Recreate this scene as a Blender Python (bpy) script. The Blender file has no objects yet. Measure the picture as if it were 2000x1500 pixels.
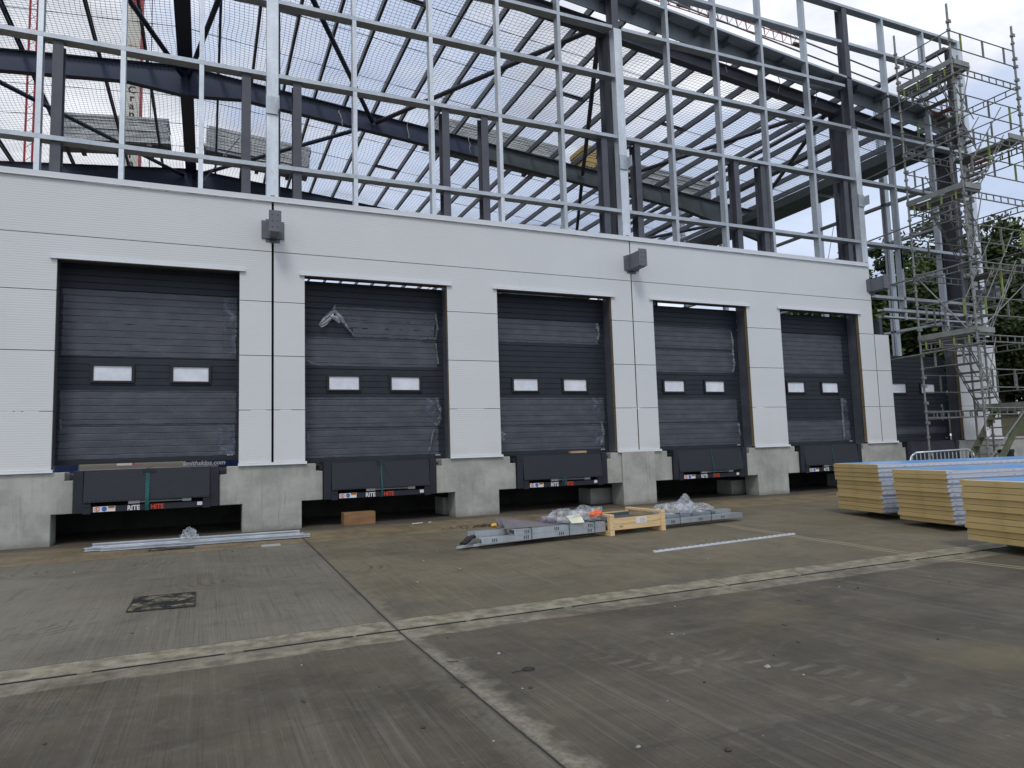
import bpy, bmesh, math, random
import numpy as np
from mathutils import Vector, Matrix
R = math.radians
random.seed(7); rng = np.random.default_rng(7)
scene = bpy.context.scene
COL = scene.collection

# ------------------------------------------------------------------ camera
YAW, PITCH, ROLL = 0.4165, 0.0927, -0.0310
cam_d = bpy.data.cameras.new("camera"); cam = bpy.data.objects.new("camera", cam_d); COL.objects.link(cam)
fw = Vector((math.sin(YAW)*math.cos(PITCH), math.cos(YAW)*math.cos(PITCH), math.sin(PITCH)))
rt = Vector((math.cos(YAW), -math.sin(YAW), 0)); up = rt.cross(fw)
r2 = rt*math.cos(ROLL)+up*math.sin(ROLL); u2 = -rt*math.sin(ROLL)+up*math.cos(ROLL)
M = Matrix((r2, u2, -fw)).transposed().to_4x4(); M.translation = Vector((-1.1795, -14.2633, 1.4254))
cam.matrix_world = M
cam_d.sensor_width = 36; cam_d.lens = 1353.9/2000*36; cam_d.clip_end = 4000; cam_d.clip_start = 0.05
scene.camera = cam

# ------------------------------------------------------------------ world, sun, exposure
SUN_EL, SUN_AZ = 52, 205      # azimuth measured clockwise from +y (the sun stands behind the camera, to the left)
w = bpy.data.worlds.new("World"); scene.world = w; w.use_nodes = True
wn, wl = w.node_tree.nodes, w.node_tree.links
for n in list(wn): wn.remove(n)
def W(t, **k):
    n = wn.new(t)
    for a, b in k.items(): setattr(n, a, b)
    return n
sky = W('ShaderNodeTexSky', sky_type='NISHITA', sun_disc=False, sun_elevation=R(SUN_EL), sun_rotation=R(SUN_AZ), air_density=1.0, dust_density=1.5)
tc = W('ShaderNodeTexCoord'); sep = W('ShaderNodeSeparateXYZ'); wl.new(tc.outputs['Generated'], sep.inputs[0])
mz = W('ShaderNodeMath', operation='MAXIMUM'); wl.new(sep.outputs[2], mz.inputs[0]); mz.inputs[1].default_value = 0.0
az = W('ShaderNodeMath', operation='ADD'); wl.new(mz.outputs[0], az.inputs[0]); az.inputs[1].default_value = 0.18
dx = W('ShaderNodeMath', operation='DIVIDE'); wl.new(sep.outputs[0], dx.inputs[0]); wl.new(az.outputs[0], dx.inputs[1])
dy = W('ShaderNodeMath', operation='DIVIDE'); wl.new(sep.outputs[1], dy.inputs[0]); wl.new(az.outputs[0], dy.inputs[1])
cmb = W('ShaderNodeCombineXYZ'); wl.new(dx.outputs[0], cmb.inputs[0]); wl.new(dy.outputs[0], cmb.inputs[1]); cmb.inputs[2].default_value = 3.3
n1 = W('ShaderNodeTexNoise'); n1.inputs['Scale'].default_value = 0.95; n1.inputs['Detail'].default_value = 7; n1.inputs['Roughness'].default_value = .55
wl.new(cmb.outputs[0], n1.inputs['Vector'])
mask = W('ShaderNodeMapRange'); mask.inputs['From Min'].default_value = .435; mask.inputs['From Max'].default_value = .585; mask.interpolation_type = 'SMOOTHSTEP'
wl.new(n1.outputs['Fac'], mask.inputs['Value'])
n2 = W('ShaderNodeTexNoise'); n2.inputs['Scale'].default_value = 1.6; n2.inputs['Detail'].default_value = 8; n2.inputs['Roughness'].default_value = .6
mp = W('ShaderNodeMapping'); mp.inputs['Location'].default_value = (5.1, 2.2, 0); wl.new(cmb.outputs[0], mp.inputs[0]); wl.new(mp.outputs[0], n2.inputs['Vector'])
cr = W('ShaderNodeValToRGB'); wl.new(n2.outputs['Fac'], cr.inputs[0])
cr.color_ramp.elements[0].position = .38; cr.color_ramp.elements[0].color = (.46, .485, .55, 1)
cr.color_ramp.elements[1].position = .60; cr.color_ramp.elements[1].color = (.83, .855, .91, 1)
gain = W('ShaderNodeVectorMath', operation='SCALE'); wl.new(sky.outputs[0], gain.inputs[0]); gain.inputs['Scale'].default_value = 0.13
hz = W('ShaderNodeMapRange'); wl.new(mz.outputs[0], hz.inputs['Value']); hz.inputs['From Min'].default_value = 0.0; hz.inputs['From Max'].default_value = 0.3
hz.inputs['To Min'].default_value = 0.6; hz.inputs['To Max'].default_value = 0.35
mx0 = W('ShaderNodeMixRGB'); mx0.inputs[2].default_value = (.47, .58, .82, 1); mx0.inputs[0].default_value = .75; wl.new(gain.outputs[0], mx0.inputs[1])
mm = W('ShaderNodeMath', operation='MAXIMUM'); wl.new(mask.outputs[0], mm.inputs[0]); wl.new(hz.outputs[0], mm.inputs[1])
mx = W('ShaderNodeMixRGB'); wl.new(mm.outputs[0], mx.inputs[0]); wl.new(mx0.outputs[0], mx.inputs[1]); wl.new(cr.outputs[0], mx.inputs[2])
bg = W('ShaderNodeBackground'); bg.inputs['Strength'].default_value = 1.0; wl.new(mx.outputs[0], bg.inputs[0])
wo = W('ShaderNodeOutputWorld'); wl.new(bg.outputs[0], wo.inputs[0])
sd = bpy.data.lights.new("sun", 'SUN'); sd.energy = 0.9; sd.angle = R(14); sd.color = (1, .97, .92)
so = bpy.data.objects.new("sun", sd); COL.objects.link(so)
sv = Vector((math.sin(R(SUN_AZ))*math.cos(R(SUN_EL)), math.cos(R(SUN_AZ))*math.cos(R(SUN_EL)), math.sin(R(SUN_EL))))
so.rotation_euler = sv.to_track_quat('Z', 'Y').to_euler()
vs = scene.view_settings; vs.view_transform = 'Standard'; vs.look = 'None'; vs.gamma = 1; vs.exposure = 0.30
scene.cycles.use_denoising = True
scene.cycles.max_bounces = 6; scene.cycles.transparent_max_bounces = 12

# ------------------------------------------------------------------ material toolkit
class X:
    """a node socket with arithmetic"""
    def __init__(s, t, o): s.t, s.o = t, o
    def m(s, op, *a, clamp=False):
        n = s.t.nodes.new('ShaderNodeMath'); n.operation = op; n.use_clamp = clamp
        for i, v in enumerate((s,)+a):
            if isinstance(v, X): s.t.links.new(v.o, n.inputs[i])
            else: n.inputs[i].default_value = v
        return X(s.t, n.outputs[0])
    def __add__(s, b): return s.m('ADD', b)
    def __sub__(s, b): return s.m('SUBTRACT', b)
    def __mul__(s, b): return s.m('MULTIPLY', b)
    def __truediv__(s, b): return s.m('DIVIDE', b)
    __radd__ = __add__; __rmul__ = __mul__
    def __rsub__(s, b): return (s*-1.0)+b
    def abs(s): return s.m('ABSOLUTE')
    def fract(s): return s.m('FRACT')
    def gt(s, b): return s.m('GREATER_THAN', b)
    def lt(s, b): return s.m('LESS_THAN', b)
    def max(s, b): return s.m('MAXIMUM', b)
    def min(s, b): return s.m('MINIMUM', b)
    def step(s, a, b):                      # smooth 0..1 between a and b
        n = s.t.nodes.new('ShaderNodeMapRange'); n.interpolation_type = 'SMOOTHSTEP'
        s.t.links.new(s.o, n.inputs['Value'])
        if a <= b: n.inputs['From Min'].default_value = a; n.inputs['From Max'].default_value = b
        else:
            n.inputs['From Min'].default_value = b; n.inputs['From Max'].default_value = a
            n.inputs['To Min'].default_value = 1; n.inputs['To Max'].default_value = 0
        return X(s.t, n.outputs[0])
class Mat:
    def __init__(s, name, rough=.6, metal=0., spec=.5):
        s.mat = bpy.data.materials.new(name); s.mat.use_nodes = True; s.t = s.mat.node_tree
        s.b = s.t.nodes['Principled BSDF']; s.b.inputs['Roughness'].default_value = rough
        s.b.inputs['Metallic'].default_value = metal; s.b.inputs['Specular IOR Level'].default_value = spec
        s.tc = s.t.nodes.new('ShaderNodeTexCoord'); sp = s.t.nodes.new('ShaderNodeSeparateXYZ')
        s.geo = s.t.nodes.new('ShaderNodeNewGeometry')
        s.t.links.new(s.tc.outputs['Object'], sp.inputs[0])
        s.x, s.y, s.z = (X(s.t, sp.outputs[i]) for i in range(3))
        s.info = s.t.nodes.new('ShaderNodeObjectInfo')
    def rand(s): return X(s.t, s.info.outputs['Random'])
    def vec(s, sc=(1, 1, 1), off=(0, 0, 0)):
        n = s.t.nodes.new('ShaderNodeMapping'); n.inputs['Scale'].default_value = sc; n.inputs['Location'].default_value = off
        s.t.links.new(s.tc.outputs['Object'], n.inputs[0]); return n.outputs[0]
    def noise(s, scale=1., detail=4, rough=.55, sc=(1, 1, 1), off=(0, 0, 0), dist=0.):
        n = s.t.nodes.new('ShaderNodeTexNoise'); n.inputs['Scale'].default_value = scale; n.inputs['Detail'].default_value = detail
        n.inputs['Roughness'].default_value = rough; n.inputs['Distortion'].default_value = dist
        s.t.links.new(s.vec(sc, off), n.inputs['Vector']); return X(s.t, n.outputs['Fac'])
    def vor(s, scale=1., sc=(1, 1, 1)):
        n = s.t.nodes.new('ShaderNodeTexVoronoi'); n.inputs['Scale'].default_value = scale
        s.t.links.new(s.vec(sc), n.inputs['Vector']); return X(s.t, n.outputs['Distance'])
    def rgb(s, c):
        n = s.t.nodes.new('ShaderNodeRGB'); n.outputs[0].default_value = (*c, 1); return X(s.t, n.outputs[0])
    def mix(s, a, b, f, mode='MIX'):
        n = s.t.nodes.new('ShaderNodeMixRGB'); n.blend_type = mode
        for i, v in ((1, a), (2, b)):
            if isinstance(v, X): s.t.links.new(v.o, n.inputs[i])
            else: n.inputs[i].default_value = (*v, 1)
        if isinstance(f, X): s.t.links.new(f.o, n.inputs[0])
        else: n.inputs[0].default_value = f
        return X(s.t, n.outputs[0])
    def color(s, c): 
        if isinstance(c, X): s.t.links.new(c.o, s.b.inputs['Base Color'])
        else: s.b.inputs['Base Color'].default_value = (*c, 1)
        return s
    def set(s, k, v):
        if isinstance(v, X): s.t.links.new(v.o, s.b.inputs[k])
        else: s.b.inputs[k].default_value = v
        return s
    def bump(s, h, strength=.3, dist=.01):
        n = s.t.nodes.new('ShaderNodeBump'); n.inputs['Strength'].default_value = strength; n.inputs['Distance'].default_value = dist
        s.t.links.new(h.o, n.inputs['Height']); s.t.links.new(n.outputs[0], s.b.inputs['Normal']); return s
def simple(name, c, rough=.6, metal=0., var=.12, scale=6., spec=.5, rv=.1):
    m = Mat(name, rough, metal, spec); n = m.noise(scale, 5)
    f = n.step(.25, .75)
    lo = tuple(max(0, v*(1-var)) for v in c); hi = tuple(min(1, v*(1+var)) for v in c)
    m.color(m.mix(lo, hi, f)); m.set('Roughness', f*rv+(rough-rv/2)); return m.mat
MT = {}
MT['galv'] = None
def galv(name, c, rough=.42):
    m = Mat(name, rough, .55, .5)
    sp = m.vor(14.); n = m.noise(2.2, 5, sc=(1, 1, .6)); st = m.noise(7, 4, sc=(1, 1, .12))
    f = (n.step(.3, .7)*.6+sp*.5+st.step(.35, .7)*.35).m('MULTIPLY', .7, clamp=True)
    m.color(m.mix(tuple(v*.78 for v in c), tuple(min(1, v*1.18) for v in c), f))
    m.set('Roughness', n*.2+(rough-.1)); return m.mat
MT['galv'] = galv('galvanised_steel', (.46, .50, .53))
MT['galv_bright'] = galv('bright_galvanised_steel', (.64, .68, .71), .36)
MT['galv_dull'] = galv('dull_galvanised_steel', (.15, .175, .19), .5)
MT['purlin'] = simple('purlin_steel', (.105, .115, .13), .5, .2, .25, 3)
MT['steel_dark'] = simple('grey_primed_steel', (.078, .082, .100), .55, 0, .18, 3)
MT['steel_navy'] = simple('dark_blue_painted_rafter_steel', (.028, .043, .090), .5, 0, .2, 2)
MT['steel_green'] = simple('green_grey_rafter_steel', (.07, .09, .095), .5, 0, .2, 2)
MT['anthracite'] = None
m = Mat('anthracite_door_coating', .5, 0, .28)
n = m.noise(3, 5); fz = m.noise(60, 2)
m.color(m.mix((.022, .027, .035), (.029, .035, .046), n.step(.3, .7))); m.set('Roughness', n*.15+.45); m.bump(fz, .06, .002); MT['anthracite'] = m.mat
m = Mat('white_microrib_cladding', .5)
rib = (m.z*(2*math.pi/.043)).m('SINE'); n = m.noise(.55, 4); d = m.noise(1.2, 6, .65, sc=(3, 1, .35))
c0 = m.mix((.62, .636, .632), (.665, .68, .673), n.step(.3, .7)*.6+m.rand()*.4); c0 = m.mix(c0, (.42, .43, .42), d.step(.58, .9)*.4)
c0 = m.mix(c0, (.40, .37, .31), (m.z+m.noise(1.7, 5)*.9-.3).step(1.75, 1.25)*.22); c0 = m.mix(c0, m.mix(c0, (.3, .3, .3), .5), m.noise(2.6, 6, .75, off=(7, 1, 3)).step(.66, .8)*.25)
m.color(c0); m.bump(rib, .15, .004); MT['clad'] = m.mat
MT['clad_trim'] = simple('white_pressed_trim', (.66, .69, .71), .4, 0, .04, 2)
MT['foam'] = simple('yellow_insulation_core', (.20, .155, .08), .85, 0, .15, 20)
MT['bracket'] = simple('grey_bracket_paint', (.13, .135, .155), .5, 0, .1, 4)
MT['iron'] = simple('dark_iron', (.035, .034, .032), .7)
MT['void_shade'] = simple('stained_concrete_with_void_shade', (.05, .05, .045), .9, 0, .4, 2)  # stained concrete, its colour darkened to stand in for shade inside the dock voids
MT['black'] = simple('black_rubber', (.012, .012, .013), .6)
MT['void'] = simple('dark_joint', (.01, .01, .011), .9)
m = Mat('film_covered_window_pane', .35)
n = m.noise(5, 4); m.color(m.mix(m.mix((.66, .70, .76), (.80, .83, .87), n.step(.3, .7)), (.42, .44, .46), m.noise(8, 6, .7, off=(4, 4, 4)).step(.62, .85)*.3)); m.set('Roughness', .12); MT['pane'] = m.mat
m = Mat('board_marked_concrete', .8)
n = m.noise(1.4, 7, .65); g = m.noise(9, 5, .6); st = m.noise(3.5, 5, .6, sc=(4, 4, .28)); pits = m.vor(26)
c0 = m.mix((.28, .28, .252), (.45, .45, .41), n.step(.3, .7)); c0 = m.mix(c0, (.19, .185, .15), st.step(.54, .78)*.65)
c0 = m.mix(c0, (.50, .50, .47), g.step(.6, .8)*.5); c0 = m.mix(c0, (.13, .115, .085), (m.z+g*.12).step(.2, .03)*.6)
c0 = m.mix(c0, (.12, .12, .11), pits.step(.09, .03)*.5)
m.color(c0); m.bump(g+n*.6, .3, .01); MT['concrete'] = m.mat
m = Mat('treadplate_steel', .48, .1, .3)
xx, zz = m.x*(1/.065), m.z*(1/.065)+m.y*(1/.065)
a = ((xx+zz).fract()-.5).abs(); b = ((xx-zz).fract()-.5).abs()
tr = (a*b).step(.05, .12); n = m.noise(2.2, 4)
m.color(m.mix(m.mix((.018, .021, .027), (.028, .031, .038), n), (.05, .056, .066), (1-tr)*.3)); m.bump(tr, .6, .003); MT['tread'] = m.mat
MT['chassis'] = simple('anthracite_painted_frame', (.022, .025, .032), .5, 0, .12, 5, .28)
MT['white'] = simple('white_sticker', (.72, .72, .72), .5, 0, .04)
MT['red'] = simple('red_lettering', (.62, .05, .02), .5, 0, .04)
MT['blue'] = simple('blue_sign', (.03, .10, .45), .5)
MT['gold'] = simple('gold_stripe', (.75, .42, .03), .5)
MT['strap'] = simple('green_ratchet_strap', (.005, .085, .085), .7, 0, .2, 40)
MT['ram'] = simple('grey_ram', (.45, .46, .45), .35, .3)
m = Mat('pale_pine_timber', .65)
gr = m.noise(3, 6, .6, sc=(.6, 9, 9), dist=.6); kn = m.vor(3.2, sc=(1, 1, 2.5))
c0 = m.mix((.62, .42, .20), (.78, .58, .32), gr.step(.3, .7)); m.color(m.mix(c0, (.22, .10, .035), kn.step(.13, .05))); m.bump(gr, .2, .003); MT['pine'] = m.mat
m = Mat('corrugated_cardboard', .85)
gr = m.noise(4, 4, sc=(1, 1, 3)); fl = (m.x*220.).m('SINE'); m.color(m.mix((.20, .105, .045), (.28, .15, .07), gr.step(.3, .7))); m.bump(fl, .1, .002); MT['card'] = m.mat
MT['cardtape'] = simple('tan_card', (.42, .29, .17), .8)
def plastic(name, tint, alpha, film=False):
    m = Mat(name, .22, 0, .6); n = m.noise(9 if not film else 5, 6, .65, dist=1.2)
    m.color(m.mix(tuple(v*.75 for v in tint), tint, n.step(.3, .7))); m.bump(n, .9 if not film else .35, .02 if not film else .006)
    m.set('Alpha', n.step(.3, .75)*(alpha[1]-alpha[0])+alpha[0]); return m.mat
MT['bag'] = plastic('crumpled_clear_polythene', (.74, .78, .84), (.06, .58))
MT['wrap'] = plastic('ragged_clear_wrap', (.50, .54, .59), (.08, .55))
MT['flap'] = plastic('loose_torn_film', (.60, .65, .70), (.30, .80), True)
m = Mat('protective_film_on_door', .3, 0, .38)
cl = m.noise(2.2, 6, .6, sc=(1, 1, 2)); fn = m.noise(38, 3, .6); edge = m.noise(14, 5, .7, sc=(3, 1, 1))
f = (cl.step(.35, .75)*.35+fn.step(.3, .8)*.35+edge.step(.62, .8)*.35)
m.color(m.mix((.050, .056, .070), (.135, .145, .168), f)); m.bump(cl+edge*.5, .35, .006); m.set('Roughness', fn*.3+.25); MT['film'] = m.mat
m = Mat('film_corner_haze', .3); n = m.noise(3.2, 6, .65, dist=2.2); m.color(m.mix((.10, .125, .17), (.30, .35, .42), n.step(.4, .75)))
m.set('Alpha', n.step(.30, .80)*.55+.10); m.bump(n, .5, .01); MT['haze_film'] = m.mat
m = Mat('sandwich_panel_edge_foam', .9)
n = m.noise(2.5, 4); g = m.noise(70, 2); rnd = m.rand()
c0 = m.mix((.45, .325, .125), (.60, .44, .19), n.step(.3, .7)*.5+rnd*.5); c0 = m.mix(c0, (.30, .20, .07), m.noise(6, 5, .7, sc=(1, 1, 2)).step(.58, .75)*.5); m.color(c0); m.bump(g+n, .5, .006); MT['foamblk'] = m.mat
m = Mat('panel_side_edge_metal', .35, .4)
p1 = ((m.x*(1/.16)).fract()-.5).abs().lt(.22); p2 = ((m.z*(1/.08)+.03).fract()-.45).abs().lt(.1); nn = m.noise(30, 3, sc=(1, 1, .3)).gt(.52)
m.color(m.mix((.60, .64, .72), (.25, .27, .33), p1*p2*nn*.7)); MT['edgemetal'] = m.mat
m = Mat('blue_protective_film', .3); n = m.noise(1.2, 5, sc=(.4, 3, 1)); g = m.noise(12, 4)
m.color(m.mix((.14, .37, .74), (.24, .50, .86), n.step(.3, .7))); m.bump(n+g*.3, .3, .01); MT['bluefilm'] = m.mat
m = Mat('red_rust_paint', .6); m.color(m.mix((.35, .02, .02), (.5, .05, .05), m.noise(3))); MT['cranered'] = m.mat
MT['cranewhite'] = simple('cream_crane_paint', (.66, .64, .56), .4, 0, .08, .6)
MT['navy'] = simple('navy_skip_paint', (.015, .035, .12), .45, 0, .25, 3)
MT['netting'] = simple('black_netting_cord', (.02, .022, .03), .8)
MT['scaf'] = None
m = Mat('scaffold_tube_steel', .5, .35); n = m.noise(2.3, 5); g = m.noise(24, 3)
c0 = m.mix((.155, .16, .15), (.29, .295, .28), g.step(.3, .7)); m.color(m.mix(c0, (.17, .23, .08), n.step(.60, .70)*.6)); MT['scaf'] = m.mat
MT['scafg'] = simple('lime_green_scaffold_paint', (.24, .32, .07), .5, 0, .25, 8)
MT['scafdeck'] = simple('weathered_scaffold_deck', (.17, .165, .14), .75, 0, .25, 5)
MT['scaftoe'] = simple('aluminium_toe_board', (.25, .26, .24), .5, .3, .2, 3)
MT['moss'] = simple('mossy_timber', (.10, .115, .06), .8, 0, .3, 3)
MT['rust'] = simple('rust_red_primer', (.20, .07, .05), .7)
MT['orange'] = simple('orange_plastic', (.75, .13, .03), .5)
MT['cream'] = simple('cream_card', (.70, .68, .52), .7)
MT['fence'] = simple('dark_mesh_fence', (.02, .025, .022), .6)
m = Mat('bundled_roof_sheets', .5, .2)
ly = ((m.z*(1/.07)).fract()-.5).abs().step(.12, .3); n = m.noise(1.5, 5, sc=(1, 1, 6)); n2_ = m.noise(9, 4, sc=(.3, 1, 4))
m.color(m.mix(m.mix((.34, .36, .35), (.70, .72, .70), n.step(.3, .7)), (.13, .14, .14), ly*.55+n2_.step(.6, .8)*.3)); m.bump(n2_, .6, .02); MT['bundle'] = m.mat
m = Mat('tree_bark', .9); m.color(m.mix((.05, .04, .03), (.10, .08, .06), m.noise(4))); MT['bark'] = m.mat
def leafmat(name, a, b):
    m = Mat(name, .6, 0, .3); m.color(m.mix(a, b, m.noise(.7, 3).step(.3, .7))); return m.mat
MT['leaf1'] = leafmat('dark_green_leaves', (.028, .046, .014), (.058, .088, .026))
MT['leaf2'] = leafmat('olive_green_leaves', (.042, .062, .018), (.09, .125, .036))
m = Mat('overgrown_earth', .95); n = m.noise(1.3, 6); m.color(m.mix((.06, .045, .025), (.05, .07, .02), n.step(.45, .6))); m.bump(m.noise(6, 5), .8, .05); MT['earth'] = m.mat
m = Mat('sandy_gravel', .95); n = m.noise(.9, 6); g = m.vor(22); m.color(m.mix(m.mix((.07, .055, .035), (.15, .12, .08), n.step(.3, .7)), (.10, .08, .06), g.step(.5, .2)*.4)); m.set('Specular IOR Level', .1); m.bump(g, .6, .02); MT['gravel'] = m.mat
m = Mat('iron_manhole_cover', .6, .3); n = m.noise(9, 6, .7); mud = m.noise(3.0, 6, .7)
dm = (((m.x+m.y)*(1/.03)).fract()-.5).abs()*(((m.x-m.y)*(1/.03)).fract()-.5).abs()
c0 = m.mix((.07, .066, .055), (.30, .25, .14), n.step(.42, .62)); c0 = m.mix(c0, (.014, .013, .012), mud.step(.47, .53)); m.color(c0); m.bump(dm.step(.03, .1), .8, .006); MT['manhole'] = m.mat
MT['stone'] = simple('pale_grit_stone', (.30, .28, .25), .9, 0, .4, 30)
MT['twig'] = simple('dry_twig_debris', (.06, .045, .03), .9, 0, .4, 30)

# the yard's concrete
def gz(y):
    if y > -1.0: return 0.0
    if y > -8.13: return (y+1.0)/7.13*.13
    if y > -15: return -.13+(-8.13-y)/6.87*.13
    return 0.0
m = Mat('brushed_yard_concrete', .6)
x, y = m.x, m.y
big = m.noise(.42, 6, .7, dist=.4); mid = m.noise(1.1, 6, .62, off=(3, 1, 0)); fine = m.noise(7, 5, .6); grit = m.noise(85, 3, .6)
broom = m.noise(1, 4, .75, sc=(58, .8, 1), dist=.12); broom2 = m.noise(1, 3, .6, sc=(13, .25, 1), off=(5, 0, 0)); broom3 = m.noise(1, 3, .6, sc=(95, .55, 1), off=(2, 2, 0), dist=.05)
wob = (m.noise(2.2, 4)-.5)*.10
front = (y+8.13).lt(0.0)                                # the camera's side of the drain
left = (x-.37).lt(0.0)
base = m.mix((.115, .096, .060), (.190, .161, .103), big.step(.3, .7))
gray = m.mix((.132, .119, .090), (.190, .174, .135), big.step(.3, .7))
c = m.mix(base, gray, left*(1-front)*.85)
frc = m.mix((.052, .044, .031), (.110, .094, .067), mid.step(.28, .72)); c = m.mix(c, frc, front*.85)
stain = m.noise(.8, 6, .7, off=(9, 4, 0)); c = m.mix(c, (.19, .145, .075), stain.step(.56, .8)*.6)
c = m.mix(c, (.060, .057, .051), m.noise(.55, 6, .6, off=(2, 7, 0)).step(.56, .74)*.6)
sand = (y+2.25+wob*.6).step(-.05, .12); sn = m.noise(1.6, 6, .7, off=(1, 2, 5))
c = m.mix(c, m.mix((.13, .098, .052), (.25, .19, .105), sn.step(.35, .65)), sand*(sn.step(.2, .5)*.35+.5))
c = m.mix(c, (.05, .047, .042), (y+1.0+wob*5).step(.1, .7)*.75)              # darker under the docks
c = m.mix(c, m.mix(c, (.30, .29, .26), .55), (broom.step(.50, .74)*.36+broom2.step(.5, .8)*.34)*(m.noise(.5, 4, .6, off=(8, 8, 2)).step(.35, .6)*.75+.3))
c = m.mix(c, m.mix(c, (.022, .02, .017), .75), broom3.step(.54, .66)*.55*(m.noise(.7, 4, .6, off=(5, 5, 5)).step(.35, .6)*.7+.3))
c = m.mix(c, m.mix(c, (.03, .03, .028), .5), broom.step(.48, .28)*.5*(m.noise(.6, 4, .6, off=(1, 8, 5)).step(.35, .6)*.8+.25))
sm = m.noise(1, 6, .65, sc=(.5, 2.2, 1), off=(3, 3, 9), dist=.8); c = m.mix(c, (.052, .048, .040), sm.step(.54, .72)*front*.6); c = m.mix(c, (.165, .15, .115), sm.step(.44, .30)*.30)
sm2 = m.noise(4.5, 6, .7, off=(6, 1, 4), dist=.5); c = m.mix(c, m.mix(c, (.04, .038, .032), .6), sm2.step(.52, .72)*.55); c = m.mix(c, m.mix(c, (.22, .20, .155), .5), sm2.step(.46, .30)*.40)
yl = m.noise(.7, 4, .6, off=(11, 3, 1)); c = m.mix(c, (.19, .155, .075), yl.step(.50, .66)*(x-1.6).step(0., 1.5)*(x-5.5).step(0., -2.)*front*.35)
# drain strip
e1 = (y+7.76+wob*.7).lt(0.0)*(y+8.13).gt(0.0); e2 = (y+8.13).lt(0.0)*(y+8.46+wob*1.6).gt(0.0)
pale = m.mix((.15, .13, .085), (.35, .315, .225), fine.step(.3, .7)); pale = m.mix(pale, (.16, .15, .13), broom2.step(.5, .7)*.35)
c = m.mix(c, pale, (e1*.85).max(e2*(mid.step(.3, .6)*.6+.15)))
# joints running away from the camera and the dust beside them
def jline(x0, wd, k=1.0): return ((x-x0-wob*.16-(fine-.5)*.012).abs()).step(wd*1.6, wd*.6)*k
dj = (x-.37).abs(); edge = (dj+(fine-.5)*.45+(mid-.5)*.35).step(.20, .0)
dust = m.mix((.22, .20, .145), (.34, .31, .235), fine)
c = m.mix(c, dust, edge*((x-.37).gt(0.0)*.65+.35*front)*((mid+fine*.6).step(.45, .80)*.6+.45)*(y+9.0).step(6.5, -.5)*(m.noise(26, 4, .7).step(.3, .65)*.6+.4))
d2 = (x-7.35).abs(); c = m.mix(c, (.36, .31, .20), (d2-.055).abs().step(.030, .012)*.7*(y+2.6).lt(0.0))
jm = jline(.37, .0065).max(jline(7.35, .005)).max(jline(-8.2, .007)).max(jline(15.8, .007)).max(jline(4.05, .008, .8)*e1)
jm = jm.max((y+7.76+wob*.7).abs().step(.014, .004)*.5)
jm = jm.max(((y+2.25).abs()).step(.012, .004)*.75)
c = m.mix(c, m.mix(c, (.02, .019, .017), .55), (dj+(fine-.5)*.06).step(.045, .01)*.6)
c = m.mix(c, (.030, .027, .022), jm*(fine.step(.2, .5)*.4+.6))
# tyre print: pale chevrons running away from the right-hand joint
ux, uy = 0.47, -0.88
wq = (m.noise(3.5, 4, .6, off=(2, 5, 5))-.5)*.16
s_ = (x-1.55)*ux+(y+9.75)*uy+wq; t_ = (x-1.55)*uy*-1.0+(y+9.75)*ux+wq*.6
chev = ((s_*(1/.155)+t_.abs()*2.8).fract()).lt(.36)*(t_.abs()).lt(.21)*(t_.abs()).gt(.025)
c = m.mix(c, (.20, .185, .15), chev*s_.step(-.5, .3)*s_.step(2.9, 2.0)*(m.noise(1.6, 5, .6, off=(4, 4, 1)).step(.42, .60))*(fine.step(.3, .6)*.6+.4)*.40)
t3 = t_-.45; chev2 = ((s_*(1/.155)+t3.abs()*2.8).fract()).lt(.36)*(t3.abs()).lt(.17)
c = m.mix(c, (.20, .19, .165), chev2*(m.noise(1.3, 5, .6, off=(8, 2, 1)).step(.5, .66))*.45*s_.step(-.5, .3)*s_.step(3.5, 2.4))
# scuffs: arcs of turning tyres
for (ax, ay, r0, k) in ((-2.6, -3.0, .45, .4), (-3.0, -6.3, .40, .5), (-.2, -4.9, .55, .4), (5.2, -5.3, .6, .25), (.9, -3.6, .4, .3)):
    dd = ((x-ax)*(x-ax)*.35+(y-ay)*(y-ay)).m('SQRT')
    arc = ((dd*(1/.075)).fract()).lt(.34)*(dd-r0).abs().step(.26, .12)*(y-ay).lt(0.05)
    c = m.mix(c, (.05, .048, .043), arc*m.noise(2.8, 4, .6, off=(ax, ay, 0)).step(.38, .55)*(k+.15))
spk = m.noise(55, 2, .5).step(.70, .76); c = m.mix(c, (.035, .033, .03), spk*.7)
c = m.mix(c, (.36, .34, .31), m.noise(48, 2, .5, off=(3, 3, 3)).step(.735, .78)*.6)
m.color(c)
wet = m.noise(.75, 5, .6, off=(6, 6, 0)).step(.52, .64)
sheen = ((x+2.4).abs().step(1.1, .3)*(y+8.95).abs().step(.5, .15)).max((x-4.6).abs().step(1.3, .4)*(y+8.75).abs().step(.35, .1))*(m.noise(1, 5, .7, sc=(9, 2.5, 1)).step(.46, .58))
pud = (m.noise(.9, 5, .65, off=(2.5, 9.2, 0)).step(.56, .62))*front*(y+9.6).step(-.8, .6)
rgh = (fine*.22+.56-wet*.18-pud*.30-sheen*.42+m.noise(2, 4)*.06)
m.set('Roughness', rgh.m('MAXIMUM', .12)); m.set('Specular IOR Level', .3)
m.bump(broom*1.0+fine*.5+grit*.5-jm*2.5, .6, .008); MT['yard'] = m.mat
m = Mat('site_ground', .95); m.color(m.mix((.10, .09, .06), (.07, .09, .04), m.noise(.08, 6).step(.4, .6))); MT['ground'] = m.mat

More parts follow.
